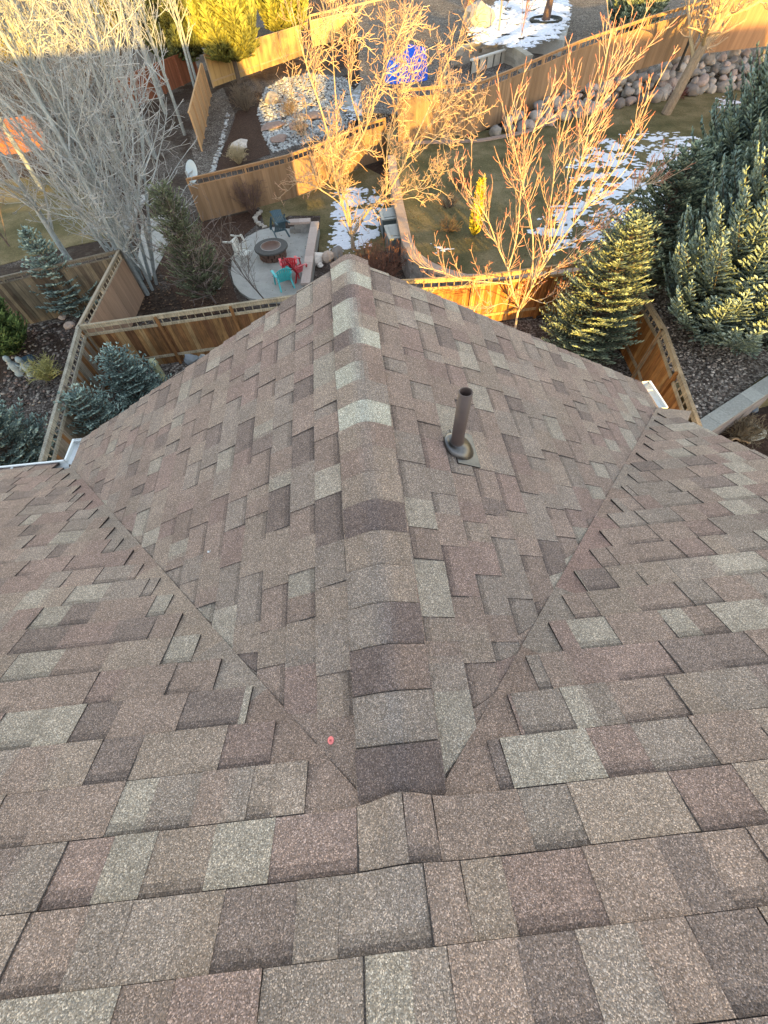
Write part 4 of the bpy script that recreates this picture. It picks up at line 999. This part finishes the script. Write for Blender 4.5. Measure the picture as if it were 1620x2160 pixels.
# ---------------------------------------------------------------- evergreens
def spindle(mb, p, d, L, w, col, R):
    d = d.normalized(); x = perp(d, R); y_ = d.cross(x)
    a = p + d * L * .35; b = p + d * L * .8
    vs = [p] + [a + x * w, a + y_ * w, a - x * w, a - y_ * w] + [b + x * w * .7, b + y_ * w * .7, b - x * w * .7, b - y_ * w * .7] + [p + d * L]
    fs = [(0, 2, 1), (0, 3, 2), (0, 4, 3), (0, 1, 4)] + [(1, 2, 6, 5), (2, 3, 7, 6), (3, 4, 8, 7), (4, 1, 5, 8)] + [(5, 6, 9), (6, 7, 9), (7, 8, 9), (8, 5, 9)]
    mb.add(vs, fs, col)
def spruce(name, label, base, H, Rad, seed, cols, dens=1.0, tip=.12, tw=.022, group=None, whorl=.26, droop=-.12, zc=.06, pw=.8, nb=9):
    R = random.Random(seed); t = tree(name, label, base, group, 'tree'); B = Vector(base)
    m2 = MB(); m2.tube([B, B + Vector((0, 0, H * .5)), B + Vector((0, 0, H * .97))], [.035 * H * .55, .02 * H * .5, .012], 7, [(.09, .07, .055)] * 3); m2.build('trunk', M['bark'], t)
    m2 = MB(); wood = (.09, .07, .055)
    z = H * zc
    while z < H * .97:
        f = z / H; Lb = Rad * (1 - f) ** pw * (1 if f > .12 else .6 + .4 * f / .12)
        nbr = max(4, int(nb * (.5 + .7 * (1 - f)))); a0 = R.uniform(0, 6.28)
        for k in range(nbr):
            a = a0 + 2 * pi * k / nbr + R.uniform(-.25, .25); L = Lb * R.uniform(.72, 1.12)
            hd = Vector((cos(a), sin(a), 0)); up0 = droop + .75 * f
            pts = []; q = B + Vector((0, 0, z + R.uniform(-.08, .08))); ns = max(3, int(L / .14)); d = (hd + UPV * up0).normalized()
            for i in range(ns + 1):
                pts.append(q.copy()); q = q + d * (L / ns); d = (d + UPV * .07 + Vector((R.uniform(-.04, .04), R.uniform(-.04, .04), 0))).normalized()
            if L > .5: m2.tube([pts[0], pts[len(pts) // 2], pts[-1]], [.012 + L * .008, .01, .006], 3, [wood] * 3, cap=False)
            side = hd.cross(UPV); shade = R.uniform(-.15, .15)
            for i in range(1, ns + 1):
                g = i / ns; wl_ = (1 - g) * L * .42 + tip * .8; dd = (pts[i] - pts[i - 1]).normalized()
                if g < .15: continue
                for s_ in (-1, 1):
                    if R.random() > .95 * dens: continue
                    sd3 = (side * s_ + dd * .75 + UPV * R.uniform(-.05, .28)).normalized()
                    kk = max(1, int(wl_ / (tip * .62)))
                    qq = pts[i].copy()
                    for j in range(kk):
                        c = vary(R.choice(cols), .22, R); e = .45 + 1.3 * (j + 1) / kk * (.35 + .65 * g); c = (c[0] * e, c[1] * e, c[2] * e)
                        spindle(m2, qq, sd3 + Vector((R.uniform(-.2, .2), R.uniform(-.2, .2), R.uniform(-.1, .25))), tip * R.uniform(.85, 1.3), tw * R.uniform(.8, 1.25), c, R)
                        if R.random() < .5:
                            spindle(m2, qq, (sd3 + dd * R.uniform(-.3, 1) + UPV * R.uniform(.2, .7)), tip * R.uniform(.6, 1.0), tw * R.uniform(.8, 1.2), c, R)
                        qq = qq + sd3 * tip * .62
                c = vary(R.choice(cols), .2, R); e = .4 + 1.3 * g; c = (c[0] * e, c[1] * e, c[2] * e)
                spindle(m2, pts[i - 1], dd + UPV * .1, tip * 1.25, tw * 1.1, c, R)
        z += whorl * (.75 + .5 * R.random()) * (1 if f < .7 else .7)
    for j in range(5): spindle(m2, B + Vector((0, 0, H * (.93 + .015 * j))), UPV + Vector((R.uniform(-.3, .3), R.uniform(-.3, .3), 0)), tip * 1.4, tw, cols[0], R)
    m2.build('crown', M['needle'], t); return t
BLU = [(.10, .145, .135), (.14, .195, .18), (.07, .105, .10), (.19, .25, .225)]
BLG = [(.105, .140, .105), (.14, .18, .13), (.065, .095, .070), (.20, .235, .16)]
OLV = [(.075, .088, .052), (.10, .115, .07), (.055, .068, .04)]
GRN = [(.05, .085, .025), (.075, .11, .035), (.035, .06, .02)]
PIN = [(.14, .15, .035), (.18, .18, .04), (.10, .11, .03)]
def atb(cx, cy, z): return at(cx, cy, z)
def base_of(px, py): p = at(px, py); return (p.x, p.y, GZ)
spruce('blue_spruce', 'small round blue spruce in front of the honey cedar fence', base_of(302, 840), 1.75, 1.2, 1, BLU, tip=.09, tw=.016, whorl=.15, pw=.45, group='small blue spruces', nb=10)
spruce('blue_spruce', 'small blue spruce just above the left white gutter', base_of(243, 925), 1.75, 1.2, 2, BLU, tip=.09, tw=.016, whorl=.15, pw=.45, group='small blue spruces', nb=10)
spruce('blue_spruce', 'dense blue spruce at the left edge beside the gutter', base_of(70, 995), 2.6, 1.7, 3, BLU, tip=.105, tw=.019, whorl=.17, pw=.48, group='small blue spruces', nb=11)
spruce('blue_spruce', 'blue spruce in the far left bed behind the corner post', base_of(172, 652), 2.9, 1.35, 4, BLU, tip=.11, tw=.022, whorl=.2, pw=.7, group='small blue spruces')
spruce('juniper_shrub', 'rounded moss green juniper at the left edge', base_of(40, 748), 1.8, 1.5, 5, GRN, tip=.16, tw=.02, whorl=.15, droop=.5, pw=.4, nb=14)
spruce('pine_tree', 'olive green upright pine left of the patio', base_of(440, 632), 3.7, 1.55, 6, OLV, tip=.14, tw=.013, whorl=.2, droop=.25, pw=.45, nb=9, dens=.75)
spruce('blue_spruce', 'green spruce with sunlit top in front of the right orange fence', base_of(1222, 742), 4.0, 1.9, 7, BLG, tip=.10, tw=.014, whorl=.2, pw=.58, nb=13)
spruce('blue_spruce', 'largest blue spruce with bright golden branch tips at the right edge', (10.6, 9.8, LZ), 6.4, 3.45, 8, BLU[:2] + BLU[3:] + BLG[:2], tip=.12, tw=.019, whorl=.19, pw=.5, nb=21, dens=1.1)
spruce('blue_spruce', 'dark spruce standing between the two sunlit spruces', (9.6, 13.2, LZ), 3.6, 2.3, 9, BLG, tip=.11, tw=.018, whorl=.24, pw=.7, nb=11)
spruce('blue_spruce', 'blue spruce beside the snow at the right edge of the lawn', (12.2, 13.8, LZ), 6.2, 3.1, 10, BLU[:2] + BLG[:2], tip=.12, tw=.019, whorl=.21, pw=.52, nb=18)
spruce('blue_spruce', 'tiny sunlit spruce poking over the roof edge at the near fence', (2.15, 11.7, GZ), 2.25, .95, 11, [(.17, .19, .10), (.2, .21, .11)], tip=.12, tw=.02, whorl=.17, pw=.6)
spruce('golden_evergreen', 'narrow golden yellow evergreen on the lawn', (at(1000, 500, LZ).x, at(1000, 500, LZ).y, LZ), 1.75, .42, 12, [(.30, .24, .02), (.36, .28, .03), (.22, .19, .02)], tip=.12, tw=.022, whorl=.1, droop=1.2, pw=.35, nb=12)
p = at(1330, 75, -6.0); spruce('blue_spruce', 'wide spruce rising behind the tan fence at the top right', (p.x, p.y, -6.0), 5.2, 3.3, 13, BLG, tip=.22, tw=.04, whorl=.4, pw=.7, nb=11)
for i, (px, py, H_, R_, lab) in enumerate([(505, 175, 10, 4.4, 'tall yellow green pine in full sun behind the rocky yard'), (610, 105, 8.5, 3.6, 'yellow green pine right of the tallest pine'), (395, 165, 7, 4.0, 'shaded dark pine left of the brown board fence'), (640, 25, 7, 3.0, 'farthest dark pine peeking over the weathered fence')]):
    p = at(px, py); spruce('pine_tree', lab, (p.x, p.y, GZ), H_, R_, 20 + i, PIN if i < 2 else [(.05, .065, .03), (.07, .085, .035)], tip=.34, tw=.055, whorl=.5, pw=.5, zc=.12, droop=-.05, nb=10, dens=.95)
for i, (x_, y_, H_, lab) in enumerate([(-26, 52, 8, 'dense dark pine far left behind the terracotta fence'), (-20, 60, 9, 'second dark pine behind the terracotta fence'), (18, 62, 8, 'far pine above the snowy yard')]):
    spruce('pine_tree', lab, (x_, y_, GZ), H_, 3.6, 30 + i, [(.10, .10, .04), (.14, .13, .045)], tip=.45, tw=.07, whorl=.7, pw=.6, zc=.15, nb=8, dens=.8)

# ================================================================ PATIO FURNITURE
def chair(name, label, col, loc, rz, style='adirondack', tilt=None, group='plastic chairs on the patio'):
    """plastic armchair; x right, y forward. every slat, arm and leg is moulded plastic"""
    root = empty(name, loc, 0); tag(root, label, 'chair', group)
    MT = M['tintp']; fan = style == 'adirondack'
    seat = MB(); sw_ = .5; n_ = 6
    for k in range(n_):                     # seat slats running front to back, dipping to the rear
        x_ = -sw_ / 2 + (k + .5) * sw_ / n_
        pr = [(-.20, .30), (0, .325), (.18, .37), (.25, .365), (.275, .33)]
        for (ya, za), (yb_, zb) in zip(pr[:-1], pr[1:]): seat.bar((x_, ya, za), (x_, yb_, zb), sw_ / n_ - .018, .014, col=vary(col, .05))
    seat.bar((-sw_ / 2, .24, .352), (sw_ / 2, .24, .352), .04, .03, col=col); seat.bar((-sw_ / 2, -.17, .295), (sw_ / 2, -.17, .295), .04, .03, col=col)
    back = MB(); rake = radians(24 if fan else 14); nb_ = 7 if fan else 6
    for k in range(nb_):
        u = (k + .5) / nb_ * 2 - 1; x0_ = u * .215; x1_ = u * (.30 if fan else .24); ht = (.62 if fan else .52) * (1 - (.22 if fan else .06) * u * u)
        c0_ = Vector((x0_, -.19, .30)); c1_ = Vector((x1_, -.19 - sin(rake) * ht, .30 + cos(rake) * ht)); 
        mid = (c0_ + c1_) / 2 + Vector((0, -.02, 0))
        wk = (.056 if fan else .058)
        back.bar(c0_, mid, wk, .014, up=(0, 1, .3), col=vary(col, .05)); back.bar(mid, c1_, wk + .012, .014, up=(0, 1, .3), col=vary(col, .05))
    def arcb(f, ww, inset=0):
        pts_ = []
        for k in range(13):
            u = k / 6 - 1; ht = (.62 if fan else .52) * (1 - (.22 if fan else .06) * u * u) * f
            xx_ = u * (.235 + (.085 if fan else .03) * f); pts_.append(Vector((xx_, -.19 - sin(rake) * ht - .008, .30 + cos(rake) * ht)))
        for a_2, b_3 in zip(pts_[:-1], pts_[1:]): back.bar(a_2, b_3, .016, ww, up=(0, -.35, 1), col=col)
    arcb(1.0, .035); arcb(.52, .03); arcb(.03, .03)
    arms = []
    for s_ in (-1, 1):
        a = MB(); xo = s_ * .31
        pr = [(-.30, .555), (-.1, .575), (.12, .585), (.27, .565)]
        for i_, ((ya, za), (yb_, zb)) in enumerate(zip(pr[:-1], pr[1:])): a.bar((xo, ya, za), (xo + s_ * .01, yb_ + .004, zb), [.07, .09, .11][i_], .018, col=col)
        a.bar((xo + s_ * .01, .27, .56), (xo + s_ * .01, .285, .52), .10, .016, col=col); arms.append((a, s_))
    legs = []
    for s_ in (-1, 1):
        for fr in (1, -1):
            l_ = MB()
            if fr == 1: p0, p1, p2 = Vector((s_ * .31, .24, .57)), Vector((s_ * .295, .255, .34)), Vector((s_ * .315, .30, 0))
            else: p0, p1, p2 = Vector((s_ * .30, -.25, .56)), Vector((s_ * .27, -.22, .30)), Vector((s_ * .30, -.36, 0))
            l_.bar(p0, p1, .055, .022, up=(s_, 0, 0), col=col); l_.bar(p1, p2, .06, .026, up=(s_, 0, 0), col=vary(col, .06)); l_.bar(p1 + Vector((-s_ * .02, .018 * fr, 0)), p2 + Vector((-s_ * .02, .018 * fr, 0)), .02, .045, up=(s_, 0, 0), col=vary(col, .06))
            l_.bar(p1, Vector((s_ * .22, p1.y * .8, .32)), .04, .022, col=col)
            legs.append(l_)
    seat.build('seat', MT, root); back.build('backrest', MT, root)
    for a, s_ in arms: a.build('armrest', MT, root)
    for l_ in legs: l_.build('leg', MT, root)
    return root
def put(root, loc, rot):
    # children were built round the local origin while the root stood at loc: reset, then pose
    for c in root.children: c.matrix_parent_inverse = Matrix.Identity(4)
    root.rotation_euler = rot; root.location = loc
PZ = -7.5
p = at(601, 603, PZ); c = chair('plastic_chair', 'turquoise slatted plastic armchair seen from behind', (.045, .43, .45), p, 0); put(c, p, (0, 0, radians(22)))
p = at(612, 583, PZ); p = Vector((p.x + .05, p.y + .1, PZ)); c = chair('plastic_chair', 'bright red fan backed plastic armchair beside the fire pit', (.56, .035, .05), p, 0); put(c, p, (0, 0, radians(8)))
p = at(630, 588, PZ); c = chair('plastic_chair', 'dark red plastic armchair facing the seat wall', (.33, .012, .022), p, 0); put(c, p + Vector((.06, .1, 0)), (0, 0, radians(-62)))
p = at(500, 545, PZ); c = chair('plastic_chair', 'dirty white plastic armchair toppled on its back at the patio edge', (.52, .53, .49), p, 0, 'mono'); put(c, p + Vector((-.15, .15, .42)), (radians(78), 0, radians(62)))
p = at(604, 515, PZ); c = chair('plastic_chair', 'dark blue green plastic armchair tipped over against the fire pit', (.035, .075, .10), p, 0, 'mono'); put(c, p + Vector((0, 0, .50)), (radians(-68), radians(6), radians(28)))
# fire pit : stone ring with a wide round top and a copper bowl
p = at(577, 541, PZ); R = random.Random(2)
fp = empty('fire_pit', p); tag(fp, 'round dark stone topped fire pit in the middle of the patio', 'fire pit')
m2 = MB(); Mx = Matrix.Translation(p)
nbk = 14
for row in range(2):
    for k in range(nbk):
        a = 2 * pi * (k + row * .5) / nbk
        m2.box(p + Vector((cos(a) * .50, sin(a) * .50, .09 + row * .17)), .16, .215, .16, Matrix.Rotation(a, 3, 'Z'), vary((.12, .075, .06), .2, R))
m2.build('base', M['block'], fp)
m2 = MB(); m2.lathe([(.40, .38), (.40, .425), (.70, .425), (.72, .41), (.72, .36), (.68, .35), (.5, .35)], 44, Mx, (.075, .075, .072)); m2.build('table_top', M['block'], fp)
m2 = MB(); m2.lathe([(.43, .43), (.42, .445), (.39, .43), (.36, .37), (.25, .32), (.001, .30)], 40, Mx, (.12, .07, .05)); m2.build('bowl', M['pipe'], fp, True)
m2 = MB(); m2.lathe([(.435, .427), (.44, .44), (.425, .446), (.415, .435)], 40, Mx, (.30, .29, .28)); m2.build('rim', M['pipe'], fp, True)

# satellite dish
p = at(415, 420); p.z = GZ; D0 = aty(405, 362, p.y); t = empty('satellite_dish', p); tag(t, 'pale blue grey oval satellite dish above the left end of the middle fence', 'satellite dish')
m2 = MB(); m2.tube([p, Vector((p.x, p.y, D0.z - .1)), D0 + Vector((0, .05, 0))], [.03, .03, .025], 8, [(.3, .31, .32)] * 3); m2.build('mast', M['paint'], t)
m2 = MB(); Mx = Matrix.Translation(D0) @ Matrix.Rotation(radians(-28), 4, 'Z') @ Matrix.Rotation(radians(62), 4, 'X') @ Matrix.Scale(1.25, 4, (0, 1, 0))
m2.lathe([(.001, -.05), (.15, -.04), (.28, -.005), (.36, .04), (.365, .035), (.28, -.02), (.15, -.06), (.001, -.07)], 36, Mx, (.42, .50, .55)); m2.build('reflector', M['paint'], t, True)
m2 = MB(); m2.tube([Mx @ Vector((0, -.34, .03)), Mx @ Vector((0, -.1, .38))], [.012, .012], 6, [(.25, .26, .27)] * 2); m2.box(Mx @ Vector((0, -.09, .4)), .08, .08, .12, None, (.35, .37, .38)); m2.build('feed_arm', M['paint'], t)

# dark storage boxes by the curved wall
def storage(px, py, z0, w_, d_, h_, lab, col, rz):
    p = at(px, py); p.z = z0; t = empty('storage_box', p); tag(t, lab, 'storage box'); Rz = Matrix.Rotation(rz, 3, 'Z')
    m2 = MB(); m2.box(p + Vector((0, 0, h_ / 2)), w_, d_, h_, Rz, col)
    for k in range(4):
        for s_ in (-1, 1): m2.box(p + Rz @ Vector(((-.5 + (k + .5) / 4) * w_, s_ * d_ / 2, 0)) + Vector((0, 0, h_ / 2)), .03, .03, h_ * .9, Rz, vary(col, .2))
    m2.build('body', M['tintp'], t)
    m2 = MB(); m2.box(p + Vector((0, 0, h_ + .03)), w_ + .06, d_ + .06, .06, Rz, mix(col, (.4, .42, .4), .35)); m2.box(p + Vector((0, 0, h_ + .065)), w_ * .75, d_ * .7, .02, Rz, mix(col, (.3, .3, .3), .3))
    m2.build('lid', M['tintp'], t); return t
storage(823, 493, GZ, .8, 1.0, .75, 'dark blue grey storage box farther from the roof', (.07, .09, .095), .05)
storage(838, 536, GZ, .85, 1.15, .85, 'dark blue grey storage box nearer the near fence', (.075, .095, .10), .08)
# blue cover over the grill, black covered furniture, sofa
def covered(name, lab, p, w_, d_, h_, col, seed, cat):
    m2 = MB(); n_ = 22; R = random.Random(seed); ring = []
    for zi in range(9):
        f = zi / 8; rg = []
        for k in range(n_ * 2):
            a = 2 * pi * k / (n_ * 2); cx_, sy_ = cos(a), sin(a)
            e = (abs(cx_) ** 4 + abs(sy_) ** 4) ** -.25
            fold = 1 + .07 * (1 - f) * sin(a * 9 + seed) + .05 * noise.noise(Vector((cx_ * 2, sy_ * 2, f * 3 + seed)))
            sh = 1.0 - .22 * f ** 2 if f < .99 else .05
            zz = h_ * (f if f < .99 else .97) * (1 + .06 * noise.noise(Vector((cx_, sy_, seed)))) + (.10 * h_ * cx_ if f > .6 else 0)
            rg.append(Vector((p.x + cx_ * e * w_ / 2 * fold * sh, p.y + sy_ * e * d_ / 2 * fold * sh, p.z + zz)))
        ring.append(rg)
    N2 = n_ * 2; vs = [v for rg in ring for v in rg]; fs = [(i * N2 + k, i * N2 + (k + 1) % N2, (i + 1) * N2 + (k + 1) % N2, (i + 1) * N2 + k) for i in range(8) for k in range(N2)] + [tuple(8 * N2 + k for k in range(N2))]
    m2.add(vs, fs, col); return tag(m2.build(name, M['fabric'], None, True), lab, cat)
p = at(856, 222, -7.2); covered('covered_grill', 'tall bright blue covered grill behind the sunlit twigs', p, 2.8, 1.8, 2.5, (.015, .10, .60), 1, 'covered grill')
p = at(868, 245, -7.2); covered('covered_table', 'small royal blue covered stool in front of the grill', p, 1.4, 1.0, .9, (.015, .07, .42), 2, 'covered stool')
p = at(895, 170, -7.2); covered('covered_table', 'black covered furniture right of the blue grill', p, 1.8, 1.2, .9, (.012, .013, .018), 3, 'covered table')
p = at(890, 110, -7.2); covered('covered_table', 'pale blue tarp heap behind the black cover', p, 1.6, 1.2, 1.0, (.35, .42, .60), 4, 'tarp')
sheet('raised_patio', PX([(960, 135), (1010, 122), (1100, 118), (1130, 135), (1050, 185), (985, 200)], -6.3), -6.3, M['concrete'], h=.9)
p = at(1010, 126, -6.3); t = empty('outdoor_sofa', p); tag(t, 'long black outdoor sofa before the curved block wall', 'sofa')
m2 = MB(); m2.box(p + Vector((0, 0, .22)), 2.6, .8, .42, None, (.012, .012, .014)); m2.build('seat', M['fabric'], t)
m2 = MB(); m2.box(p + Vector((0, .38, .55)), 2.6, .16, .5, None, (.012, .012, .014)); m2.build('backrest', M['fabric'], t)
for s_ in (-1, 1): m2 = MB(); m2.box(p + Vector((s_ * 1.3, 0, .38)), .18, .84, .42, None, (.015, .015, .016)); m2.build('armrest', M['fabric'], t)
p = at(1082, 121, -6.3); t = empty('outdoor_chair', p); tag(t, 'dark sling chair beside the black sofa', 'chair')
m2 = MB(); m2.box(p + Vector((0, 0, .42)), .6, .6, .05, None, (.03, .035, .035)); m2.build('seat', M['fabric'], t)
m2 = MB(); m2.box(p + Vector((0, .32, .75)), .6, .05, .65, Matrix.Rotation(-.2, 3, 'X'), (.03, .035, .035)); m2.build('backrest', M['fabric'], t)
for sx in (-1, 1):
    for sy in (-1, 1): m2 = MB(); m2.bar(p + Vector((sx * .28, sy * .28, 0)), p + Vector((sx * .28, sy * .28, .42)), .04, .04, up=(1, 0, 0), col=(.03, .03, .03)); m2.build('leg', M['paint'], t)
# parapet of pale slats beside the raised patio
p = at(990, 170, -6.3); q = at(1095, 135, -6.3); t = empty('slotted_wall', p); tag(t, 'pale low wall with dark slots in front of the sofa', 'wall')
m2 = MB(); d_ = (q - p); L_ = d_.length; d_.normalize(); R = random.Random(1)
nslab = 7
for k in range(nslab):
    a = p + d_ * (L_ * k / nslab + .08); b = p + d_ * (L_ * (k + 1) / nslab - .08); m2.bar(a + Vector((0, 0, .42)), b + Vector((0, 0, .42)), .14, .84, col=vary((.36, .35, .31), .08, R))
m2.build('slab', M['block'], t); m2 = MB(); m2.bar(p + Vector((0, 0, .88)), q + Vector((0, 0, .88)), .24, .07, col=(.46, .46, .43)); m2.build('cap', M['block'], t)
m2 = MB(); m2.bar(p + Vector((0, .03, .4)), q + Vector((0, .03, .4)), .05, .78, col=(.02, .02, .02)); m2.build('backing', M['block'], t)
# trampoline like ring / trunk base in the far snow
p = at(1150, 48, -5.25); t = tree('bare_tree', 'thick dark trunk in a round dark planting ring on the far snow', p)
m2 = MB(); m2.tube([p, p + Vector((.05, 0, 1)), p + Vector((.2, .1, 4)), p + Vector((.3, .1, 7))], [.3, .22, .18, .12], 10, [(.10, .07, .06)] * 4); m2.build('trunk', M['bark'], t)
m2 = MB(); m2.lathe([(1.1, 0), (1.15, .18), (1.05, .22), (.9, .12), (.001, .1)], 30, Matrix.Translation(p), (.025, .03, .028)); tag(m2.build('tree_ring', M['block'], None), 'round dark planting ring around the far thick trunk', 'planting ring')
# black pole in front of the tan fence, utility pedestal, hoses, statue
p = Vector((19.0, 30.6, -5.4)); m2 = MB(); m2.tube([p, p + Vector((0, 0, 7))], [.075, .06], 10, [(.02, .02, .022)] * 2); m2.tube([p, p + Vector((0, 0, .12))], [.12, .12], 10, [(.02, .02, .022)] * 2); tag(m2.build('lamp_pole', M['paint'], None), 'tall thin black pole standing against the tan fence at the top right', 'pole')
p = at(345, 800); p.z = GZ; m2 = MB(); m2.lathe([(.13, 0), (.13, .62), (.145, .64), (.145, .70), (.11, .78), (.05, .82), (.001, .83)], 20, Matrix.Translation(p), (.36, .38, .24)); tag(m2.build('utility_pedestal', M['paint'], None, True), 'pale olive utility pedestal right of the small blue spruce', 'utility box')
for k, (px, py, r_, col, a0, a1, lab) in enumerate([(1550, 945, .34, (.50, .36, .22), 10, 200, 'tan curved hose loop lying nearer the roof edge'), (1582, 915, .30, (.42, .40, .32), -150, 70, 'pale green tan hose loop lying farther right')]):
    p = at(px, py); m2 = MB()
    for j in range(3):
        pts = [p + Vector((cos(radians(a0 + (a1 - a0) * i / 22)) * (r_ - j * .05) * 1.25, sin(radians(a0 + (a1 - a0) * i / 22)) * (r_ - j * .05) * .9, .05 + j * .035 + .03 * sin(i))) for i in range(23)]
        m2.tube(pts, [.028] * 23, 6, [vary(col, .1)] * 23)
    tag(m2.build('garden_hose', M['tintp'], None, True), lab, 'hose')
p = at(1580, 868); m2 = MB(); m2.rock((p.x, p.y, GZ + .1), .22, (.05, .07, .10), .5, 2, .3); tag(m2.build('garden_bag', M['tintp'], None, True), 'small dark blue object on the mulch above the hoses', 'bag')
for k, (px, py, lab) in enumerate([(45, 788, 'left pale grey garden figurine beside the juniper'), (70, 790, 'right pale grey garden figurine beside the juniper')]):
    p = at(px, py); p.z = GZ; t = MB()
    t.lathe([(.17, 0), (.18, .05), (.13, .12), (.15, .25), (.12, .42), (.06, .50), (.09, .56), (.10, .64), (.06, .71), (.001, .73)], 14, Matrix.Translation(p), (.21, .26, .275))
    t.bar(p + Vector((.08, 0, .38)), p + Vector((.24, -.05, .30)), .06, .06, col=(.21, .26, .275)); t.bar(p + Vector((-.08, 0, .38)), p + Vector((-.22, -.05, .26)), .06, .06, col=(.21, .26, .275))
    tag(t.build('garden_figurine', M['block'], None, True), lab, 'figurine')
p = at(64, 762); m2 = MB(); m2.box(p + Vector((0, 0, .08)), .35, .2, .14, Matrix.Rotation(.5, 3, 'Z'), (.04, .08, .12)); m2.box(p + Vector((0, 0, .17)), .28, .14, .05, Matrix.Rotation(.5, 3, 'Z'), (.04, .08, .12)); tag(m2.build('bird_feeder', M['tintp'], None), 'small dull blue tray under the juniper', 'tray')
# curved edging stones by the tipped chair
m2 = MB(); R = random.Random(8)
for i in range(9):
    a = i / 8; px = 543 + 8 * (1 - sin(pi * a)) ; py = 449 + 32 * a; p = at(px + 8 * a - 8 * sin(pi * a), py); m2.rock((p.x, p.y, GZ + .06), .13, vary((.36, .33, .29), .1, R), .5, 1, R.random())
tag(m2.build('edging_stones', M['rock'], None, False), 'short curved row of pale edging stones beside the tipped dark chair', 'edging')

# ================================================================ UNSEEN HOUSES BEHIND THE CAMERA (added and sized to cast the evening shadows)
def add_shadow_house(name, lab, x0, x1, y0, y1, eave, ridge, axis, base=-7.6, col=(.34, .30, .25)):
    t = empty(name, ((x0 + x1) / 2, (y0 + y1) / 2, base)); tag(t, lab, 'house')
    m2 = MB(); m2.poly([(x0, y0), (x1, y0), (x1, y1), (x0, y1)], base - .1, eave - .02, col); m2.build('wall', M['stucco'], t)
    m2 = MB(); o = .45
    if axis == 'y':
        xm = (x0 + x1) / 2; A = [Vector((x0 - o, y0 - o, eave)), Vector((x1 + o, y0 - o, eave)), Vector((xm, y0 - o, ridge)), Vector((x0 - o, y1 + o, eave)), Vector((x1 + o, y1 + o, eave)), Vector((xm, y1 + o, ridge))]
    else:
        ym = (y0 + y1) / 2; A = [Vector((x0 - o, y1 + o, eave)), Vector((x0 - o, y0 - o, eave)), Vector((x0 - o, ym, ridge)), Vector((x1 + o, y1 + o, eave)), Vector((x1 + o, y0 - o, eave)), Vector((x1 + o, ym, ridge))]
    m2.add(A, [(0, 2, 1), (3, 4, 5), (0, 3, 5, 2), (1, 2, 5, 4), (0, 1, 4, 3)], (.2, .17, .15)); m2.build('roof', M['shingle'], t)
    for f in (.3, .7): window(t, (x0 + (x1 - x0) * f, y1 + .01, base + 2.2), (0, 1, 0), 1.3, 1.2)
    return t
add_shadow_house('shadow_house', 'unseen neighbouring house right of our own, sized for its shadow', 11.6, 24, -16, -4, -3.4, -1.2, 'y')
add_shadow_house('shadow_house', 'tall unseen house added two lots to the right to shade the back fence', 20.6, 34, -27, -15, .2, 3.4, 'x', col=(.28, .26, .24))
add_shadow_house('shadow_house', 'unseen house added across the street behind ours for its shadow', -6, 16, -52, -42, -2.4, .0, 'x', col=(.3, .32, .34))
